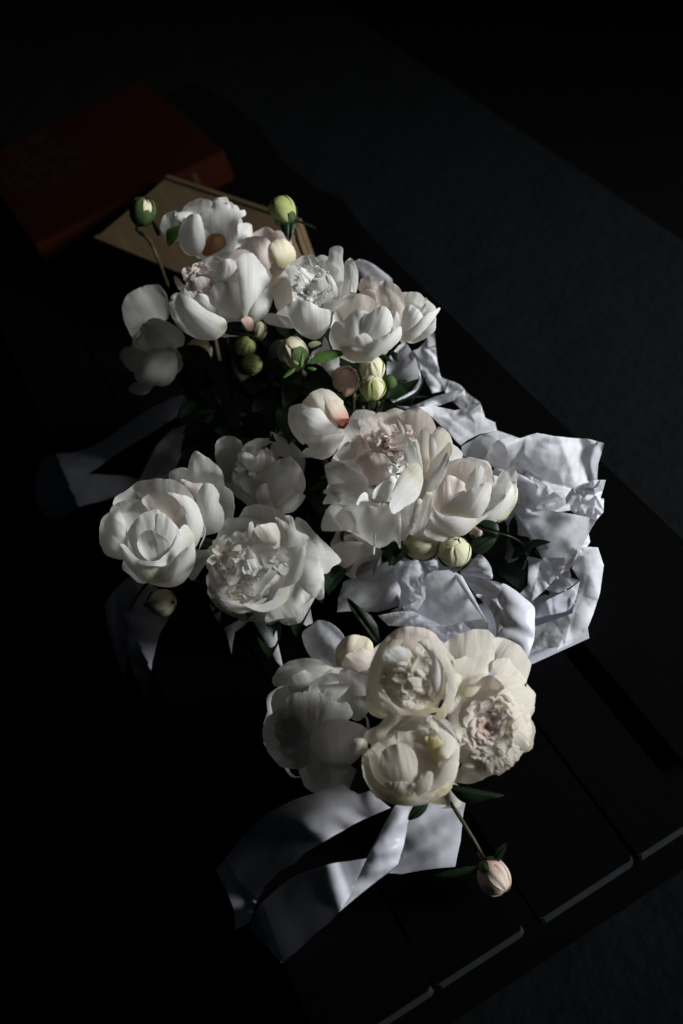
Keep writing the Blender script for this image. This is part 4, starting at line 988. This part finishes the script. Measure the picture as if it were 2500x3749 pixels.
F = Flower('peony', 'peony', 'half open blush cup at the right of the huge middle peony against the tissue', 'R4', 1180, 1010, 260, .57, 'white', PG)
F.back()
F.petal('O', '1330,1150 1380,1160 1425,1130 1475,1040 1472,960 1440,1000 1380,1100', tip=4, mat='palebud')
F.petal('B', '1300,1130 1325,1000 1345,940 1372,880 1440,840 1472,870 1472,930 1422,1000 1372,1062', tip=4, b=-.3)
F.petal('B', '1200,960 1060,920 1050,850 1090,800 1152,788 1232,800 1302,830 1333,900 1333,970 1290,990', tip=5, mat='blush', d1=.25)
F.petal('M', '1180,1020 1060,1010 1038,940 1060,890 1132,920 1182,970', tip=3, mat='blush')
F.petal('M', '1190,1010 1160,970 1168,920 1202,870 1242,830 1277,860 1284,930 1250,990', tip=4, d1=.45, d0=0)
F.petal('F', '1040,1130 978,1100 963,1040 990,970 1062,900 1082,1000 1160,985 1130,1080', tip=4, mat='blush', b=.3)
F.petal('F', '1290,1190 1360,1165 1422,1110 1455,1070 1472,940 1470,900 1402,1020 1332,1090 1262,1140', tip=5, b=.3)
F.petal('F', '1180,1150 1090,1132 1010,1112 1040,1060 1132,1010 1242,950 1312,938 1318,1000 1292,1080 1245,1148', tip=6, b=.45)
F.petal('F', '1230,1190 1150,1255 1062,1268 1030,1295 960,1272 908,1240 938,1160 948,1090 1012,1130 1120,1142 1212,1152 1300,1130', tip=5, b=.3)
leaf(F, '680,1340 640,1400 610,1495 603,1450 640,1380 705,1305 752,1295 772,1340 740,1400 700,1440', 2, 'leaf', -.02)

bud('green and cream bud with a red fleck alone below the leftmost bowl', 'R5', 460, 1110, 78, .58, 5, .55, 'palebud', tall=1.02, sep_len=.2, seed=24, inner='palebud', stem=[(540, 1040, .5), (620, 1030, .49)])

# ------------------------------------------------------------------ front bouquet
F = Flower('peony_bud', 'flower bud', 'half open blush bud in shade above the dark front peony', 'R7', 545, 255, 105, .52, 'blush', 'peony buds')
F.back(5, .8)
F.petal('F', '470,340 450,310 450,240 490,185 560,168 632,210 610,300', tip=4, mat='creambud')
F.petal('F', '600,350 520,345 478,325 500,270 560,240 622,224 650,270', tip=3)
F = Flower('peony', 'peony', 'large open peony in deep shade at the left of the front bouquet', 'R7', 350, 630, 300, .49, 'white', PG)
F.back(7, .9)
F.petal('O', '450,420 330,400 180,425 140,420 133,390 160,340 200,310 260,290 342,287 422,320 470,360', tip=5)
F.petal('O', '400,520 250,460 188,425 240,368 332,340 402,330 482,335 520,420', tip=4)
F.petal('B', '560,600 480,520 470,350 560,355 645,350 640,500', tip=3)
F.petal('O', '350,640 250,640 190,660 130,560 128,500 150,450 250,410 335,450 400,540', tip=4)
F.petal('O', '330,720 290,830 190,832 160,815 108,750 84,655 108,580 182,540 222,600 300,650', tip=5)
F.petal('B', '480,600 340,540 310,440 350,390 450,360 540,420 560,520', tip=3)
F.petal('O', '420,780 420,955 360,962 310,940 278,890 260,810 320,745 400,740', tip=3)
F.petal('O', '460,780 570,870 500,925 420,958 350,940 320,860 380,800', tip=3)
F.ring(350, 640, 200, 210, 90, 330, 8, 200, 'O', seed=1, d1=-.1)
F.petal('F', '460,840 400,822 342,772 320,700 340,640 422,590 522,600 612,650 580,760 520,820', tip=5)
F.petal('O', '520,840 440,962 500,930 550,895 580,875 560,850', tip=2)

F = Flower('peony', 'peony', 'broad blush centred peony at the right of the front bouquet, brightest in the picture', 'R7', 1225, 620, 250, .56, 'cream', PG)
F.back(7, .9)
F.petal('O', '1250,400 1250,290 1238,190 1300,188 1372,230 1412,290 1423,330 1393,402 1330,400', tip=4)
F.petal('O', '1120,470 1040,330 1000,260 988,215 1050,170 1132,143 1202,145 1242,180 1245,250 1225,340', tip=5, b=.35)
F.petal('O', '1110,480 1020,400 1008,320 1050,290 1132,260 1212,240 1236,280 1225,340 1180,420', tip=5, mat='cream')
F.petal('O', '1290,430 1230,330 1250,292 1322,288 1382,350 1403,402 1350,430', tip=4)
F.petal('O', '1250,560 1290,440 1240,375 1292,362 1352,390 1402,430 1396,415 1443,460 1437,530 1392,582 1340,590', tip=8)
F.petal('O', '1260,640 1360,600 1392,575 1421,570 1421,650 1402,722 1350,765 1290,740', tip=4)
F.petal('O', '1240,700 1250,866 1300,842 1372,772 1402,720 1340,690', tip=2)
F.petal('O', '1180,720 1060,840 1030,890 1060,908 1130,912 1222,872 1292,852 1335,772 1280,720', tip=3)
F.petal('B', '1170,640 1070,620 1075,520 1130,425 1212,370 1262,420 1250,520', tip=4, mat='blush')
F.petal('T', '1240,700 1330,590 1352,660 1312,765 1270,800 1200,790', tip=3, mat='cream', d1=0)
F.petal('T', '1170,720 1080,720 1062,780 1100,830 1200,825 1290,780 1270,730', tip=3, d1=0, mat='cream')
F.petal('B', '1200,640 1250,500 1285,465 1322,490 1352,560 1345,650 1290,680', tip=3, mat='cream')
F.ring(1220, 640, 195, 215, -60, 120, 12, 150, 'O', seed=4, d0=.0, d1=-.12)
F.ring(1210, 640, 140, 165, -80, 160, 14, 110, 'T', 'cream', seed=6, d0=-.05, d1=.05)
F.rosette(1200, 630, 120, 150, 9, 150, seed=6, d0=-.12, d1=.05, rings=4, ruf=.45, mats=('cream', 'blush', 'blush', 'pinkheart'))
F.petal('O', '1000,1020 930,1010 920,960 1010,900 1085,940 1082,990 1062,1030 972,1037', tip=6, dz=-.03)
leaf(F, '1012,920 1080,924 1180,945 1290,970 1202,992 1122,1012 1060,990', 3, 'leaf', -.02)

F = Flower('peony', 'peony', 'round cream peony with a tightly packed heart at the top of the front bouquet', 'R7', 830, 370, 240, .63, 'cream', PG)
F.back(7, .9)
F.petal('O', '1000,420 1040,360 1082,382 1090,430 1062,512 1010,560', tip=3, b=.1)
F.petal('F', '700,590 618,560 598,480 608,380 640,270 692,190 762,140 842,130 902,170 850,200 740,260 700,330 670,440 700,530', tip=6, b=.35)
F.petal('B', '830,260 740,250 690,230 700,185 760,140 850,128 925,150 965,190 1003,262 980,300 900,280', tip=5, mat='blush', s=.25, d0=-.1, d1=-.1, b=.35)
F.petal('C', '825,560 720,520 665,430 690,310 770,235 880,225 960,300 1000,400 960,510 890,555', tip=4, s=0, b=-.25)
F.rosette(825, 395, 150, 160, 13, 110, seed=5, d0=-.18, d1=.08, rings=5, ruf=.6, mats=('cream', 'cream', 'blush', 'cream', 'amberheart'))
F.ruffle(825, 400, 70, 70, 8, 70, 'cream', 2, d0=-.15, d1=.05)
F.ruffle(840, 320, 90, 50, 12, 70, None, 9, d0=-.15, d1=.06)
for tx, k in (('800,300 710,300 690,280 740,230 800,235 830,270', 3), ('960,480 920,400 925,300 880,225 850,200 930,200 990,290 985,400', 5)): F.petal('T', tx, tip=k, d1=.1, d0=-.1, mat='white')
F.petal('T', '940,580 990,500 1005,400 975,310 915,240 868,200 932,200 992,260 1032,330 1047,400 1032,500 992,585', tip=5, d0=0, d1=.05, b=.05)
F.petal('T', '810,570 700,560 664,460 685,440 740,515 822,548 925,530 975,545 880,572', tip=3, d0=-.1, d1=-.05, b=.05)

F = Flower('peony', 'peony', 'lowest peony of the front bouquet, a cup with a smooth egg shaped heart', 'R7', 825, 790, 240, .60, 'cream', PG)
F.back(7, .9)
F.petal('B', '780,700 740,660 790,600 872,568 982,580 1042,650 1060,750 980,760', tip=4, d1=.1, mat='white')
F.petal('O', '960,900 1040,880 1062,810 1062,700 1022,620 952,575 900,590 960,700', tip=4, b=.3)
F.petal('T', '700,740 590,700 588,680 602,648 662,620 712,568 772,540 793,560 762,605 712,650 680,720', tip=6, d1=.1, d0=-.3)
F.petal('S', '600,750 540,765 522,740 526,705 552,685 590,688 608,715', tip=2, s=.1, b=1.0)
F.petal('O', '830,900 680,992 600,902 578,800 590,735 650,760 700,850', tip=3, d1=-.15, b=.1)
F.petal('O', '830,900 700,990 800,1022 922,1002 1022,940 1060,800 960,860', tip=4, d1=-.15)
F.petal('C', '810,950 650,890 610,800 640,720 720,680 780,650 900,650 990,690 1020,800 960,920', tip=5, s=-.1, b=-.3, d0=-.15, d1=-.05)
F.petal('B', '680,900 640,900 605,830 620,760 682,692 752,648 785,662 730,730 690,790', tip=5, d1=.1)
F.petal('M', '970,850 925,770 895,680 962,690 1012,740 1015,820', tip=3, mat='yellow', d1=-.1)
F.petal('B', '870,920 880,800 820,715 885,720 935,780 940,870', tip=3, mat='blush', d1=0)
F.ring(825, 790, 190, 190, -70, 60, 6, 150, 'B', None, seed=3, d0=-.4, d1=-.02)
F.petal('S', '780,930 690,875 668,800 690,740 742,713 802,715 845,760 858,830 840,900', tip=4, s=.42, d0=-.16, d1=-.08, b=.3, mat='cream')
F.petal('T', '900,960 935,880 962,810 1012,785 1055,740 1050,840 990,920', tip=4, d0=0, d1=.0)
F.petal('M', '840,980 830,930 850,890 905,850 935,870 905,945', tip=3, d1=.2, d0=0)
F.petal('M', '750,980 690,910 730,905 790,900 845,915 825,975', tip=3, d1=.15, d0=0)
F.petal('F', '800,1024 690,992 610,910 584,800 605,760 640,880 720,940 850,972 960,930 1030,930 930,1003', tip=3, s=.25, d0=-.2, d1=-.12, b=.06)
leaf(F, '910,990 870,1000 830,1030 808,1092 862,1080 902,1040', 3, 'leaf', -.03)
leaf(F, '665,210 600,170 560,120 505,-10 570,30 620,70 655,120 662,160', 3, 'leaf', -.05)
S = Flower('petal_leaf', 'x', 'x', 'R7', 0, 0, 10, .5) if False else None
bud('pale pink bud on a long thin stem reaching forward past the front bouquet', 'R8', 1335, 495, 70, .478, -55, .35, 'pinkpale', tall=1.15, sep_len=.4, seed=33, stem=[(1290, 410, .485), (1210, 270, .50), (1110, 115, .54)], stem_r=.0022,
    leaves=(('1335,415 1348,372 1392,344 1385,382 1360,425', 2, 'leaf'), ('1260,445 1140,465 1080,490 1150,497 1255,472', 2, 'leaf')))
